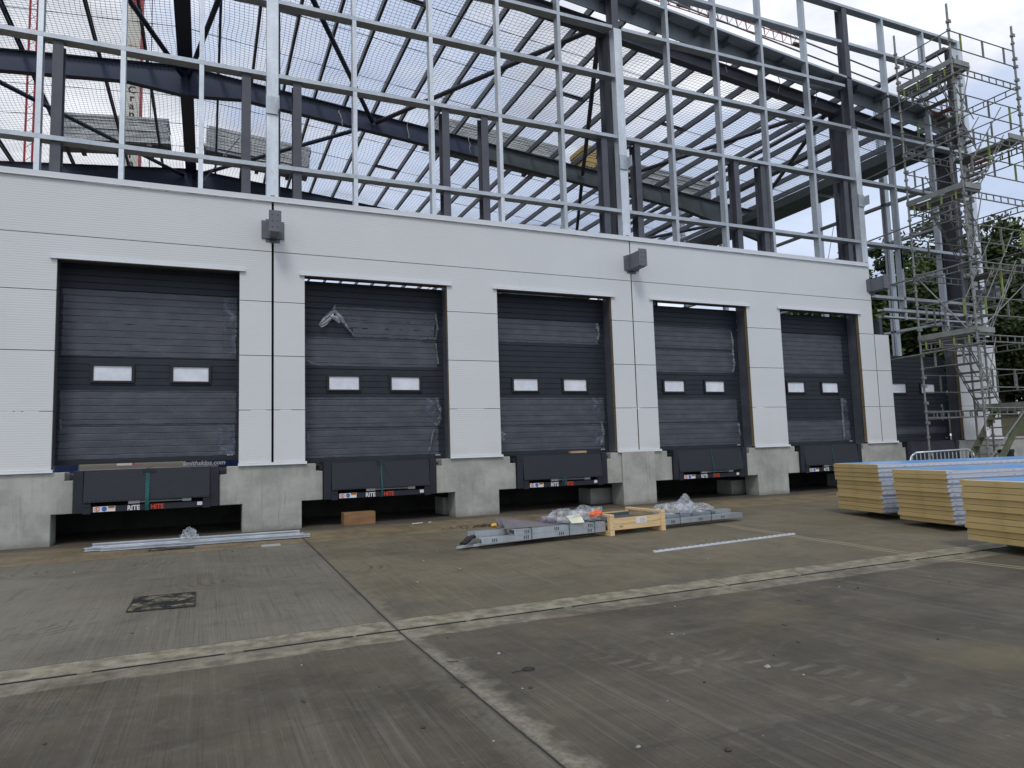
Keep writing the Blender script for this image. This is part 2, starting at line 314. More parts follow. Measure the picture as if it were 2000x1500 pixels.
# ------------------------------------------------------------------ geometry toolkit
class MB:
    def __init__(s): s.v = []; s.f = []; s.mi = []
    def add(s, vs, fs, mi=0):
        o = len(s.v); s.v += [tuple(v) for v in vs]; s.f += [tuple(i+o for i in f) for f in fs]; s.mi += [mi]*len(fs); return s
    def box(s, x0, x1, y0, y1, z0, z1, mi=0):
        return s.add([(x0, y0, z0), (x1, y0, z0), (x1, y1, z0), (x0, y1, z0), (x0, y0, z1), (x1, y0, z1), (x1, y1, z1), (x0, y1, z1)],
                     [(0, 3, 2, 1), (4, 5, 6, 7), (0, 1, 5, 4), (1, 2, 6, 5), (2, 3, 7, 6), (3, 0, 4, 7)], mi)
    def poly(s, pts, y0, y1, mi=0, side=None):      # outline in x,z (counter-clockwise seen from -y) pushed through y
        n = len(pts); o = len(s.v)
        s.v += [(p[0], y0, p[1]) for p in pts]+[(p[0], y1, p[1]) for p in pts]
        s.f += [tuple(o+i for i in range(n)), tuple(o+n+i for i in reversed(range(n)))]; s.mi += [mi, mi]
        for i in range(n):
            j = (i+1) % n; s.f.append((o+j, o+i, o+n+i, o+n+j)); s.mi.append(mi if side is None else side)
        return s
    def sweep(s, prof, a, b, upv=(0, 0, 1), mi=0, closed=True, cap=True):   # profile (side, up) along a straight line
        a, b = Vector(a), Vector(b); d = (b-a).normalized(); upv = Vector(upv)
        sd_ = d.cross(upv)
        if sd_.length < 1e-4: sd_ = d.cross(Vector((0, 1, 0)))
        sd_.normalize(); uu = sd_.cross(d).normalized(); n = len(prof); o = len(s.v)
        for P in (a, b): s.v += [tuple(P+sd_*p[0]+uu*p[1]) for p in prof]
        for i in range(n if closed else n-1):
            j = (i+1) % n; s.f.append((o+i, o+j, o+n+j, o+n+i)); s.mi.append(mi)
        if cap and closed: s.f += [tuple(o+i for i in reversed(range(n))), tuple(o+n+i for i in range(n))]; s.mi += [mi, mi]
        return s
    def bar(s, a, b, w_, h_, upv=(0, 0, 1), mi=0):
        return s.sweep([(-w_/2, -h_/2), (w_/2, -h_/2), (w_/2, h_/2), (-w_/2, h_/2)], a, b, upv, mi)
    def tube(s, a, b, r, n=8, mi=0):
        return s.sweep([(r*math.cos(2*math.pi*i/n), r*math.sin(2*math.pi*i/n)) for i in range(n)], a, b, (0.01, 0.02, 1) if abs(a[2]-b[2]) < .99*math.dist(a, b) else (0, 1, 0), mi)
    def ibeam(s, a, b, w_, h_, t=.018, upv=(0, 0, 1), mi=0):
        w2, h2 = w_/2, h_/2; t2 = t/2
        p = [(-w2, -h2), (w2, -h2), (w2, -h2+t), (t2, -h2+t), (t2, h2-t), (w2, h2-t), (w2, h2), (-w2, h2), (-w2, h2-t), (-t2, h2-t), (-t2, -h2+t), (-w2, -h2+t)]
        return s.sweep(p, a, b, upv, mi)
    def cee(s, a, b, w_, h_, t=.012, lip=.02, upv=(0, 0, 1), mi=0, flip=False):   # web on the -side, open to +side
        k = -1 if flip else 1; w2, h2 = w_/2, h_/2
        p = [(-w2, -h2), (w2, -h2), (w2, -h2+lip), (w2-t, -h2+lip), (w2-t, -h2+t), (-w2+t, -h2+t), (-w2+t, h2-t), (w2-t, h2-t), (w2-t, h2-lip), (w2, h2-lip), (w2, h2), (-w2, h2)]
        if flip: p = [(-q[0], q[1]) for q in reversed(p)]
        return s.sweep(p, a, b, upv, mi)
    def build(s, name, mats, parent=None, smooth=False, bevel=0):
        me = bpy.data.meshes.new(name); me.from_pydata(s.v, [], s.f)
        if not isinstance(mats, (list, tuple)): mats = [mats]
        for q in mats: me.materials.append(MT[q] if isinstance(q, str) else q)
        me.polygons.foreach_set('material_index', s.mi)
        if smooth: me.polygons.foreach_set('use_smooth', [True]*len(s.f))
        me.update()
        o = bpy.data.objects.new(name, me); COL.objects.link(o)
        if parent is not None: o.parent = parent
        if bevel:
            b = o.modifiers.new('bevel', 'BEVEL'); b.width = bevel; b.segments = 2; b.limit_method = 'ANGLE'
        return o
def tag(o, label=None, cat=None, group=None, kind=None):
    if label: o['label'] = label
    if cat: o['category'] = cat
    if group: o['group'] = group
    if kind: o['kind'] = kind
    return o
def thing(name, label, cat, loc=(0, 0, 0), rz=0, group=None):
    o = bpy.data.objects.new(name, None); COL.objects.link(o); o.location = loc; o.rotation_euler = (0, 0, rz); o.empty_display_size = .2
    return tag(o, label, cat, group)
def copy_tree(o, parent=None):
    c_ = o.copy(); COL.objects.link(c_); c_.parent = parent
    for ch in list(o.children): copy_tree(ch, c_)
    return c_
def text_mesh(name, txt, size, mat, parent, loc, rot=(math.pi/2, 0, 0), extrude=.002, bold=.0, sx=1., shear=0., align='LEFT', spacing=1.):
    cu = bpy.data.curves.new(name, 'FONT'); cu.body = txt; cu.size = size; cu.extrude = extrude; cu.offset = bold; cu.shear = shear; cu.align_x = align; cu.space_character = spacing
    cu.resolution_u = 3
    t_o = bpy.data.objects.new('tmp', cu); COL.objects.link(t_o)
    me = bpy.data.meshes.new_from_object(t_o.evaluated_get(bpy.context.evaluated_depsgraph_get())); bpy.data.objects.remove(t_o)
    me.name = name; me.materials.clear(); me.materials.append(MT[mat])
    o = bpy.data.objects.new(name, me); COL.objects.link(o); o.parent = parent; o.location = loc; o.rotation_euler = rot; o.scale = (sx, 1, 1)
    return o
def blob(name, mat, parent, loc, size, amp=.3, freq=3., sub=4, seed=0, flat=True, point=0.):
    from mathutils import noise as mn
    bm = bmesh.new(); bmesh.ops.create_icosphere(bm, subdivisions=sub, radius=1)
    for v in bm.verts:
        p = v.co.normalized(); q = p*freq+Vector((seed*3.1, seed*1.7, seed*.9))
        d_ = 1+amp*(mn.noise(q)+.6*abs(mn.noise(q*2.3))+.35*mn.noise(q*5.1))
        v.co = Vector((p.x*size[0]*d_, p.y*size[1]*d_, max(-size[2]*.55, p.z*size[2]*d_)))
        if point and p.z > .55: v.co.z += point*(p.z-.55)/.45
    me = bpy.data.meshes.new(name); bm.to_mesh(me); bm.free(); me.materials.append(MT[mat])
    if not flat: me.polygons.foreach_set('use_smooth', [True]*len(me.polygons))
    o = bpy.data.objects.new(name, me); COL.objects.link(o); o.location = loc
    if parent is not None: o.parent = parent
    return o

A, DW, B = .6116, 3.0238, 8.4575           # door jamb distance from the column line, door width, bay
ZB, ZT, ZC = 1.288, 5.038, 6.50            # dock level, door head, top of cladding
CLX = 22.42                                # the building's right-hand corner
def roofz(x):
    return 14.035-.0917*x if x > -1.9 else 14.209+.0917*(x+1.9)

# ------------------------------------------------------------------ the setting
g = MB(); g.add([(-1500, -1500, -.5), (1500, -1500, -.5), (1500, 1500, -.5), (-1500, 1500, -.5)], [(0, 1, 2, 3)])
tag(g.build('ground', 'ground'), kind='structure')
g = MB()
ys = [-60, -30, -15]+[-15+i*.5 for i in range(1, 14)]+[-8.14, -8.13, -8.118, -8.11, -7.9, -7.76, -7, -6, -5, -4, -3, -2.25, -1, 0, 1, 2.4]
xs = [-60, -20, 0, 20, 60]
def zy(y_):
    if -8.131 < y_ < -8.112: return gz(y_)-.09
    return gz(y_)
for yy in ys:
    for xx_ in xs: g.v.append((xx_, yy, zy(yy)))
nx = len(xs)
for i in range(len(ys)-1):
    for j in range(nx-1): g.f.append((i*nx+j, i*nx+j+1, (i+1)*nx+j+1, (i+1)*nx+j)); g.mi.append(0)
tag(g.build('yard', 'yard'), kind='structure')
g = MB()                                     # slot of the linear drain, dark grating pieces set into the gap
for k in range(-14, 30):
    x0 = k*1.0+.01+.05*((k*7) % 3); g.box(x0, x0+.99-.04*((k*5) % 4), -8.137, -8.110, gz(-8.13)-.05, gz(-8.13)+.004)
tag(g.build('drain_channel', 'void'), kind='structure')
g = MB(); g.box(-30, 21.8, 2.62, 70, -.4, 1.06); tag(g.build('site_floor', 'gravel'), kind='structure')
g = MB()                                     # bank rising to the boundary on the right
bp = [(1.3, 1.2), (3.2, 1.95), (6.5, 2.3), (40, 2.6)]
bxs = [22.9, 30, 40, 60, 120]
for (yy, zz_) in bp:
    for q in bxs: g.v.append((q, yy, zz_))
for i in range(3):
    for j in range(4): g.f.append((i*5+j, i*5+j+1, (i+1)*5+j+1, (i+1)*5+j)); g.mi.append(0)
tag(g.build('bank', 'earth'), kind='structure')

# ------------------------------------------------------------------ the warehouse
wh = thing('warehouse', 'steel framed warehouse under construction with white cladding round a row of dark loading doors', 'building')
# plinths
def pier(xl, xr, armL, armR, deep=.5):
    g = MB(); zt_ = 1.25; pts = []
    L, Rr = xl, xr
    pts.append((L, -.02)); pts.append((Rr, -.02))
    if armR is not None: pts += [(Rr, .53), (armR, .53), (armR, 1.10), (armR-.13, 1.10), (armR-.13, zt_)]
    else: pts.append((Rr, zt_))
    if armL is not None: pts += [(armL+.13, zt_), (armL+.13, 1.10), (armL, 1.10), (armL, .53), (L, .53)]
    else: pts.append((L, zt_))
    g.poly(pts, 0, deep); return g
LV = [-2.124, 2.124, 6.334, 10.58, 14.79, 19.04]     # leveller centres
HL = 1.165
piers = [(-4.8, -3.62, None, LV[0]-HL-.01), (-.545, .545, LV[0]+HL+.01, LV[1]-HL-.01), (3.72, 4.74, LV[1]+HL+.01, LV[2]-HL-.01),
         (7.95, 8.85, LV[2]+HL+.01, LV[3]-HL-.01), (12.14, 13.2, LV[3]+HL+.01, LV[4]-HL-.01), (16.35, 17.35, LV[4]+HL+.01, LV[5]-HL-.01), (20.6, 22.75, LV[5]+HL+.01, None)]
for q in piers:
    if q[0] == -4.8: q = (-12, -3.62, None, q[3])
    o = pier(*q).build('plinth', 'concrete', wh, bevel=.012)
g = MB(); g.box(7.93, 8.87, -.055, -.003, -.01, 1.262); g.build('plinth', 'concrete', wh, bevel=.01)
for cx in (4.3, 8.1, 12.5, 16.7): g = MB(); g.box(cx-.62, cx+.1, .75, 1.35, -.02, .38); g.build('footing', 'concrete', wh, bevel=.01)
g = MB(); g.box(-12, 22.6, 2.42, 2.6, -.05, 1.19); g.build('retaining_wall', 'void_shade', wh)
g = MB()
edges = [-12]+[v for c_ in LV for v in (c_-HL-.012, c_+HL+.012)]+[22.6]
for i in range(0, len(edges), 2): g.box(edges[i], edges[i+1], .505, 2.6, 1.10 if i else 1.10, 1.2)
g.build('dock_slab', 'void_shade', wh)
# cladding
def clad(pts, nm='cladding_panel'):
    g = MB(); g.poly(pts, 0.0, .10, 0, 1); return g.build(nm, ['clad', 'foam'], wh)
JZ = [1.297, 2.32, 3.385, 4.465, 5.48, ZC]; gp = .006
def bay_panels(x0, x1, doors):
    """doors: list of (left,right) openings inside x0..x1"""
    cuts = [x0]+[v for d_ in doors for v in d_]+[x1]
    for k in range(5):
        za, zb = JZ[k]+gp, JZ[k+1]-gp
        if k < 3:
            for i in range(0, len(cuts), 2): clad([(cuts[i], za), (cuts[i+1], za), (cuts[i+1], zb), (cuts[i], zb)])
        elif k == 3:
            pts = [(x0, za)]
            for (l, r) in doors: pts += [(l, za), (l, ZT), (r, ZT), (r, za)]
            pts += [(x1, za), (x1, zb), (x0, zb)]; clad(pts)
        else: clad([(x0, za), (x1, za), (x1, zb), (x0, zb)])
g1 = .022
bay_panels(-B, -g1, [(-A-DW, -A)])
bay_panels(g1, B-.014, [(A, A+DW), (B-A-DW, B-A)])
bay_panels(B+.014, 2*B-.012, [(B+A, B+A+DW), (2*B-A-DW, 2*B-A)])
# the last strips, cladding only part way up
def strip(x0, x1, top):
    for k in range(5):
        za, zb = JZ[k]+gp, min(JZ[k+1]-gp, top)
        if zb-za > .05: clad([(x0, za), (x1, za), (x1, zb), (x0, zb)])
strip(2*B+.012, 2*B+A, 4.47)
strip(20.60, 22.48, 4.30)
def dripped(x0, x1, z0, z1, pr, nm):
    g = MB(); g.box(x0, x1, -pr, -.003, z0, z1); g.box(x0, x1, -pr-.012, -pr, z0, z0+.012); g.box(x0, x1, -.003, .12, z1-.004, z1); return g.build(nm, 'clad_trim', wh)
dripped(-B, 2*B-.02, ZC-.005, ZC+.11, .035, 'parapet_capping')
tops = [(-A-DW, -A), (A, A+DW), (B-A-DW, B-A), (B+A, B+A+DW), (2*B-A-DW, 2*B-A)]
for (l, r) in tops: dripped(l-.10, r+.10, ZT-.004, ZT+.055, .04, 'head_flashing')
for (l, r) in ((-B, -A-DW), (-A, A), (A+DW, B-A-DW), (B-A, B+A), (B+A+DW, 2*B-A-DW), (2*B-A, 2*B+A), (20.60, 22.5)):
    dripped(l-.012, r+.03, 1.25, 1.302, .04, 'base_flashing')
g = MB(); g.box(-.02, .02, .105, .115, 1.3, 6.5); g.box(B-.02, B+.02, .105, .115, 1.3, 6.5); g.box(2*B-.02, 2*B+.02, .105, .115, 1.3, 4.5); g.build('joint_strip', 'void', wh)
# screws near the brackets
# main columns: dark I sections a little inside, galvanised channels on the face
RAILS = [7.30, 9.24, 10.87, 12.19, 13.62, 14.83]
for i, xc in enumerate((-B, 0, B, 2*B)):
    g = MB(); g.ibeam((xc+.07, .74, 1.06), (xc+.07, .74, roofz(xc)-.75), .24, .50, .02, (0, 1, 0)); g.build('column', 'steel_dark', wh)
    ztop = {0: 14.8, 1: 14.8, 2: RAILS[3]-.03, 3: RAILS[2]-.03}[i]
    g = MB(); g.box(xc-.115, xc+.115, .085, .115, ZC+.0, ztop); g.box(xc-.115, xc-.10, .115, .30, ZC, ztop); g.box(xc+.10, xc+.115, .115, .30, ZC, ztop)
    g.build('facing_channel', 'galv_bright', wh)
    if i >= 2:
        g = MB(); g.ibeam((xc-.03, .26, ztop+.02), (xc-.03, .26, 14.82), .20, .28, .016, (0, 1, 0)); g.build('parapet_post', 'steel_dark', wh)
    g = MB(); g.box(xc-.04, xc+.04, .055, .085, ZC+.11, ZC+.16); g.build('packer', 'black', wh)
    g = MB(); g.box(xc-.13, xc+.11, .05, .085, 8.38, 8.75); g.box(xc+.10, xc+.115, -.12, .085, 8.42, 8.70); g.build('cleat', 'galv', wh)
g = MB(); g.ibeam((2*B-.02, .55, 1.2), (2*B-.02, .55, 6.5), .2, .2, .02, (0, 1, 0)); g.build('column', 'steel_dark', wh)
g = MB(); g.ibeam((CLX-.32, .80, -.0), (CLX-.32, .80, 11.9), .34, .55, .024, (0, 1, 0)); g.build('column', 'steel_dark', wh)
g = MB(); g.ibeam((CLX-.12, .46, 11.0), (CLX-.12, .46, 14.78), .16, .20, .014, (0, 1, 0)); g.build('parapet_post', 'steel_dark', wh)
g = MB(); g.box(CLX-.22, CLX+.02, .085, .115, 4.6, 14.85); g.box(CLX-.0, CLX+.02, .115, .34, 4.6, 14.85); g.box(CLX-.22, CLX-.20, .115, .30, 4.6, 14.85); g.build('facing_channel', 'galv_bright', wh)
# horizontal rails on the face (shallow channels lying flat, so the soffit shows)
def rail(x0, x1, z, d0=.105, d1=.34, h=.085, slope=0., nm='wall_rail', mat='galv'):
    g = MB(); a = (x0, (d0+d1)/2, z); b = (x1, (d0+d1)/2, z+slope*(x1-x0)); t_ = .012
    hw = (d1-d0)/2
    # web level, lips up: side axis = d x up ; for +x direction side = -y
    p = [(-hw, -h/2), (hw, -h/2), (hw, h/2), (hw-t_, h/2), (hw-t_, -h/2+t_), (-hw+t_, -h/2+t_), (-hw+t_, h/2), (-hw, h/2)]
    g.sweep(p, a, b); return g.build(nm, mat, wh)
XL = -10.5
for k, z in enumerate(RAILS):
    segs = {0: [(XL, -.12), (.12, B-.12), (B+.12, 2*B-.12), (2*B+.12, CLX-.24)], 1: [(XL, -.12), (.12, B-.12), (B+.12, 2*B-.12), (2*B+.12, CLX-.24)],
            2: [(XL, -.12), (.12, B-.12), (B+.12, 2*B-.14), (2*B+.12, CLX-.24)], 3: [(XL, -.12), (.12, B-.14), (B+.14, 2*B-.26)],
            4: [(XL, -.12), (.12, B-.26), (B+.02, 2*B-.26), (2*B+.02, CLX-.24)], 5: [(XL, CLX+.02)]}[k]
    for s0, s1 in segs: rail(s0, s1, z)
# front posts between the rails
PX = [-6.75, -5.35, -4.02, -2.69, -1.33, 1.69, 3.42, 5.09, 6.75, 10.06, 11.72, 13.38, 15.12, 18.55, 20.48]
lev = [ZC+.1]+RAILS
for xp in PX:
    for k in range(6):
        za, zb = lev[k]+(.045 if k else 0), lev[k+1]-.047
        if k == 5 and xp < -20: continue
        g = MB(); g.cee((xp, .20, za), (xp, .20, zb), .085, .19, .012, .02, (0, 1, 0), flip=True); 
        g.build('wall_post', 'galv_bright' if xp < 5.5 else 'galv', wh)
for xp in (18.55, 20.48):
    g = MB(); g.cee((xp, .20, 5.36), (xp, .20, 7.25), .09, .19, .012, .02, (0, 1, 0), flip=True); g.build('wall_post', 'galv', wh)
    g = MB(); g.cee((xp, .20, 4.62) if xp > 20 else (xp, .2, 5.0), (xp, .20, 5.22), .09, .19, .012, .02, (0, 1, 0)); g.build('wall_post', 'galv', wh)
rail(2*B+.15, CLX-.24, 5.66); rail(2*B+.65, CLX-.24, 5.28); rail(2*B+.65, CLX-.24, 5.06, .12, .30, .05)
# jamb posts in dark steel, running up from the docks to the second rail
JX = [-A-DW-.115, -A+.115, A-.115, A+DW+.115, B-A-DW-.115, B-A+.115, B+A-.115, B+A+DW+.115, 2*B-A-DW-.115, 2*B-A+.115, 2*B+A-.115, 20.72]
for i, xj in enumerate(JX):
    zt_ = RAILS[1]-.045 if i < 9 else (RAILS[1]-.045 if i == 9 else 5.0)
    sgn = -1 if i in (1, 3, 5, 7, 9, 11) else 1      # the flange towards the opening
    g = MB(); g.ibeam((xj, .29, 1.2), (xj, .29, zt_), .17, .26, .014, (0, 1, 0)); g.box(xj-.1 if sgn > 0 else xj+.093, xj-.093 if sgn > 0 else xj+.1, .102, .44, 1.2, 5.2 if i < 10 else 4.9)
    g.box(xj+sgn*.093-.004, xj+sgn*.093+.004, .13, .43, 1.2, 5.1 if i < 10 else 4.6)
    g.build('jamb_post', 'steel_dark', wh)
for (l, r) in tops:
    g = MB(); g.cee((l, .22, ZT+.10), (r, .22, ZT+.10), .2, .17, .012, .02); g.build('lintel', 'steel_dark', wh)
# parapet: sloping gable channel and the beam behind it
def gx(x0, x1, y0, z0off, fn, nm, mat):
    g = MB(); fn(g, (x0, y0, roofz(x0)+z0off), (x1, y0, roofz(x1)+z0off)); return g.build(nm, mat, wh)
for (x0, x1) in ((-1.9, CLX-.3), (-14, -1.9)):
    def fl(g, a, b):
        g.sweep([(-.22, -.03), (.22, -.03), (.22, .03), (.2, .03), (.2, -.012), (-.22, -.012)], a, b)
    gx(x0, x1, .34, .0, fl, 'gable_rail', 'galv')
    gx(x0, x1, .50, -.26, lambda g, a, b: g.bar(a, b, .03, .46), 'gable_plate', 'galv_dull')
    gx(x0, x1, .80, -.72, lambda g, a, b: g.ibeam(a, b, .24, .36, .02), 'rafter', 'steel_dark')
# inner frames
for fi, yf in enumerate((9.3, 18.0, 26.7, 35.4)):
    mat = 'steel_navy' if fi < 2 else 'steel_green'
    g = MB()
    def ib(a, b, da, db, w_=.24, t_=.022):        # tapering I in the frame plane: top edge a-b, depths da, db
        (xa, za), (xb, zb) = a, b
        for (o1, o2, wd) in ((0, t_, w_), (None, None, .014)):
            if o1 is not None:
                g.poly([(xa, za-t_), (xb, zb-t_), (xb, zb), (xa, za)], yf-wd/2, yf+wd/2)
                g.poly([(xa, za-da), (xb, zb-db), (xb, zb-db+t_), (xa, za-da+t_)], yf-wd/2, yf+wd/2)
            else: g.poly([(xa, za-da+t_), (xb, zb-db+t_), (xb, zb-t_), (xa, za-t_)], yf-wd/2, yf+wd/2)
    top = lambda q: roofz(q)-.24
    ib((-1.9, top(-1.9)), (-.2, top(-.2)), .98, .66); ib((-.2, top(-.2)), (8.0, top(8)), .66, .66)
    g.build('rafter', mat, wh); g = MB()
    ib((8.0, top(8)), (17.5, top(17.5)), .66, .72); ib((17.5, top(17.5)), (21.9, top(21.9)), .72, 1.35)
    g.build('rafter', 'steel_green', wh); g = MB()
    ib((-3.6, top(-3.6)), (-1.9, top(-1.9)), .66, .98); ib((-16, top(-16)), (-3.6, top(-3.6)), .66, .66); g.box(-1.98, -1.82, yf-.12, yf+.12, top(-1.9)-1.0, top(-1.9)-.02)
    g.build('rafter', mat, wh)
    g = MB(); g.ibeam((22.0, yf, .0), (22.0, yf, top(22)-.02), .26, .5, .022, (1, 0, 0)); g.build('column', 'steel_dark', wh)
# purlins
PXR = [-.95+1.03*k for k in range(1, 23)]
PXR = [x_ for x_ in [0.10-1.02+1.017*k for k in range(0, 23)] if x_ < 21.6]
PXL = [-3.0, -4.3, -6.3, -8.4, -10.5, -12.6]
for xp in PXR+PXL:
    g = MB(); z = roofz(xp)-.12
    g.cee((xp, .20 if xp > -8 else 0.3, z), (xp, 36.0, z), .075, .20, .006, .022); g.build('purlin', 'purlin', wh)
g = MB(); g.bar((-1.9, .6, roofz(-1.9)-.2), (-1.9, 36, roofz(-1.9)-.2), .42, .3); g.build('ridge_beam', 'steel_navy', wh)
for yy in (2.9, 5.0, 7.2, 11.5, 13.7, 15.8, 22.4, 31):
    g = MB(); g.tube((-1.9, yy, roofz(-1.9)-.13), (21.6, yy, roofz(21.6)-.13), .010, 6); g.build('tie_rod', 'steel_dark', wh)
    g = MB(); g.tube((-13, yy, roofz(-13)-.13), (-1.9, yy, roofz(-1.9)-.13), .010, 6); g.build('tie_rod', 'steel_dark', wh)
for (x0, x1, yy) in ((.10, 1.12, 5.0), (3.15, 4.17, 2.9), (13.3, 14.3, 5.0), (9.25, 10.3, 5.0), (5.2, 6.2, 13.7), (11.3, 12.3, 7.2)):
    g = MB(); g.cee((x0, yy, roofz(x0)-.12), (x1, yy, roofz(x1)-.12), .05, .12, .006, .015); g.build('tie_rod', 'steel_dark', wh)
# roof bracing in tube
def ct(x_, y_): return (x_, y_, roofz(x_)-.55)
for (a, b) in (((0, .9), (4.1, 9.2)), ((8.45, .9), (4.25, 9.2)), ((8.45, .9), (12.6, 9.2)), ((16.9, .9), (13.9, 9.2)), ((16.9, .9), (21.3, 9.2)), ((-.3, .9), (-1.8, 9.2)),
               ((-4.6, .9), (-2.0, 9.2)), ((-4.6, .9), (-9, 9.2)), ((4.2, 9.4), (-1.8, 17.9)), ((12.7, 9.4), (17, 17.9)), ((21.3, 9.4), (17.2, 17.9)), ((-8, 9.4), (-2.2, 17.9))):
    g = MB(); g.tube(ct(*a), ct(*b), .075, 12); g.build('brace', 'steel_navy' if a[0] < 5 else 'steel_dark', wh, smooth=True)
# column bracing lines, thin wires
for (a, b) in (((8.3, .95, 8.0), (5.5, 9.2, 6.9)), ((16.7, .95, 8.0), (16.2, .9, 6.6)), ((-.6, .8, 8.1), (-1.6, .8, 6.6))):
    g = MB(); g.tube(a, b, .009, 6); g.build('brace', 'steel_dark', wh)
# right-hand side wall: rails running away, posts, eaves gutter
for z in (2.9, 5.28, 7.05, 8.64, 10.12):
    g = MB(); g.bar((22.2, .62, z), (22.2, 36, z), .2, .085); g.build('side_rail', 'galv', wh)
for z in (13.45, 14.80):
    g = MB(); g.bar((22.25, .5, z), (22.25, 36, z), .24, .085); g.build('side_rail', 'purlin', wh)
for yy in (3.2, 6.3, 12.2, 15.2, 21, 24, 30):
    g = MB(); g.cee((22.2, yy, 1.2 if yy < 4 else 2.9), (22.2, yy, 14.76), .09, .20, .012, .02, (1, 0, 0)); g.cee((22.2, yy+.12, 1.2 if yy < 4 else 2.9), (22.2, yy+.12, 14.76), .09, .20, .012, .02, (1, 0, 0))
    g.build('side_post', 'galv', wh)
g = MB()
prof = [(-.62, .0), (.62, .0), (.62, .34), (.58, .34), (.58, .05), (-.58, .05), (-.58, .34), (-.62, .34)]
g.sweep(prof, (21.15, 1.0, 11.05), (21.15, 36, 11.05)); g.build('eaves_gutter', 'steel_green', wh)
for yy in (1.0, 5.0, 9.0, 13):
    g = MB(); g.box(20.5, 21.8, yy, yy+.04, 10.95, 11.48); g.build('gutter_bracket', 'galv', wh)
# edge protection rails following the roof edge
for (zo, ) in ((.72,), (1.12,)):
    g = MB(); g.tube((10.5, .62, roofz(10.5)+zo), (19.2, .62, roofz(19.2)+zo-.05), .024, 8); g.build('edge_guard_rail', 'scaf', wh)
# ties hanging off the rafter: short rope ends
for (xr, yr, zr) in ((9.2, .9, 12.9), (10.9, .9, 12.7), (12.6, .9, 12.55), (14.6, .9, 12.3), (16.1, .9, 12.2), (5.3, 9.0, 12.9), (.9, 9.0, 13.2), (2.9, 9.0, 12.9), (7.6, 9.0, 12.7)):
    g = MB(); pts = [Vector((xr, yr-.15, zr+.25))]
    for k in range(7): pts.append(pts[-1]+Vector((random.uniform(-.05, .05), random.uniform(-.02, .02), -random.uniform(.05, .12))))
    for a, b in zip(pts, pts[1:]): g.tube(a, b, .010, 5)
    g.build('rope_tie', 'cream', wh)
# canopy brackets
for xc in (0, B+.02, 2*B+.05, CLX-.32):
    g = MB()
    g.box(xc-.215, xc-.075, -.030, -.004, 5.74, 6.10); g.box(xc+.075, xc+.215, -.030, -.004, 5.74, 6.10)
    g.box(xc-.135, xc+.135, -.004, .098, 5.66, 6.14)
    g.ibeam((xc, -.01, 5.93), (xc, -.50, 5.93), .15, .40, .016)
    g.box(xc-.075, xc-.062, -.50, -.01, 5.72, 6.12); g.box(xc+.062, xc+.075, -.50, -.01, 5.72, 6.12)
    g.box(xc-.115, xc+.115, -.52, -.50, 5.74, 6.16)
    br = g.build('canopy_bracket', 'bracket', wh)
    g = MB()
    for hx in (-.05, .05):
        for hz_ in (5.83, 5.95, 6.07): g.tube((xc+hx, -.5245, hz_), (xc+hx, -.5205, hz_), .011, 10)
    g.build('bolt_hole', 'black', br)

# ------------------------------------------------------------------ overhead doors (parts of the warehouse)
def door_prof(z0, z1):
    out = [(.45, z0)]; z = z0; k = 0
    while z < z1-.02:
        ze = z+.128; big_ = (k % 5 == 4); h_, d_ = (.013, .012) if big_ else (.010, .009)
        if ze > z1-.02: break
        out += [(.45, ze-h_), (.45+d_, ze), (.45, ze+h_)]
        z = ze; k += 1
    out.append((.45, z1)); return out
def door_mesh(z0, z1):
    g = MB(); hw = DW/2+.04
    pts = door_prof(z0, z1)+[(.50, z1), (.50, z0)]; N = len(pts)
    for sx_ in (-hw, hw): g.v += [(sx_, p[0], p[1]) for p in pts]
    for i in range(N): j = (i+1) % N; g.f.append((i, j, N+j, N+i)); g.mi.append(0)
    g.f.append(tuple(reversed(range(N)))); g.mi.append(0); g.f.append(tuple(range(N, 2*N))); g.mi.append(0)
    return g
DZ0 = [1.275]
def sheet(x0, x1, z0, z1, y_, mat, parent, nm='protective_film', jag=.012, seed=0, slack=.002):
    """film clinging to the ribs of the door face"""
    rr = random.Random(seed); g = MB(); nx_ = 22; off = .45-y_
    rows = [(.45, z0)]+[p for p in door_prof(DZ0[0], 6.2) if z0+.01 < p[1] < z1-.01]+[(.45, z1)]
    nz_ = len(rows)-1
    for j, (yb, zz0_) in enumerate(rows):
        for i in range(nx_+1):
            u = i/nx_; xx_ = x0+(x1-x0)*u+(rr.uniform(-jag, jag) if i in (0, nx_) else 0); zz_ = zz0_+(rr.uniform(-jag, jag)*.5 if j in (0, nz_) else 0)
            ee = .012 if (i in (0, nx_)) else 0
            g.v.append((xx_, .45+(yb-.45)*.85-off-rr.uniform(0, slack)-ee*rr.random()*.5, zz_))
    for j in range(nz_):
        for i in range(nx_): a = j*(nx_+1)+i; g.f.append((a, a+1, a+nx_+2, a+nx_+1)); g.mi.append(0)
    return g.build(nm, mat, parent)
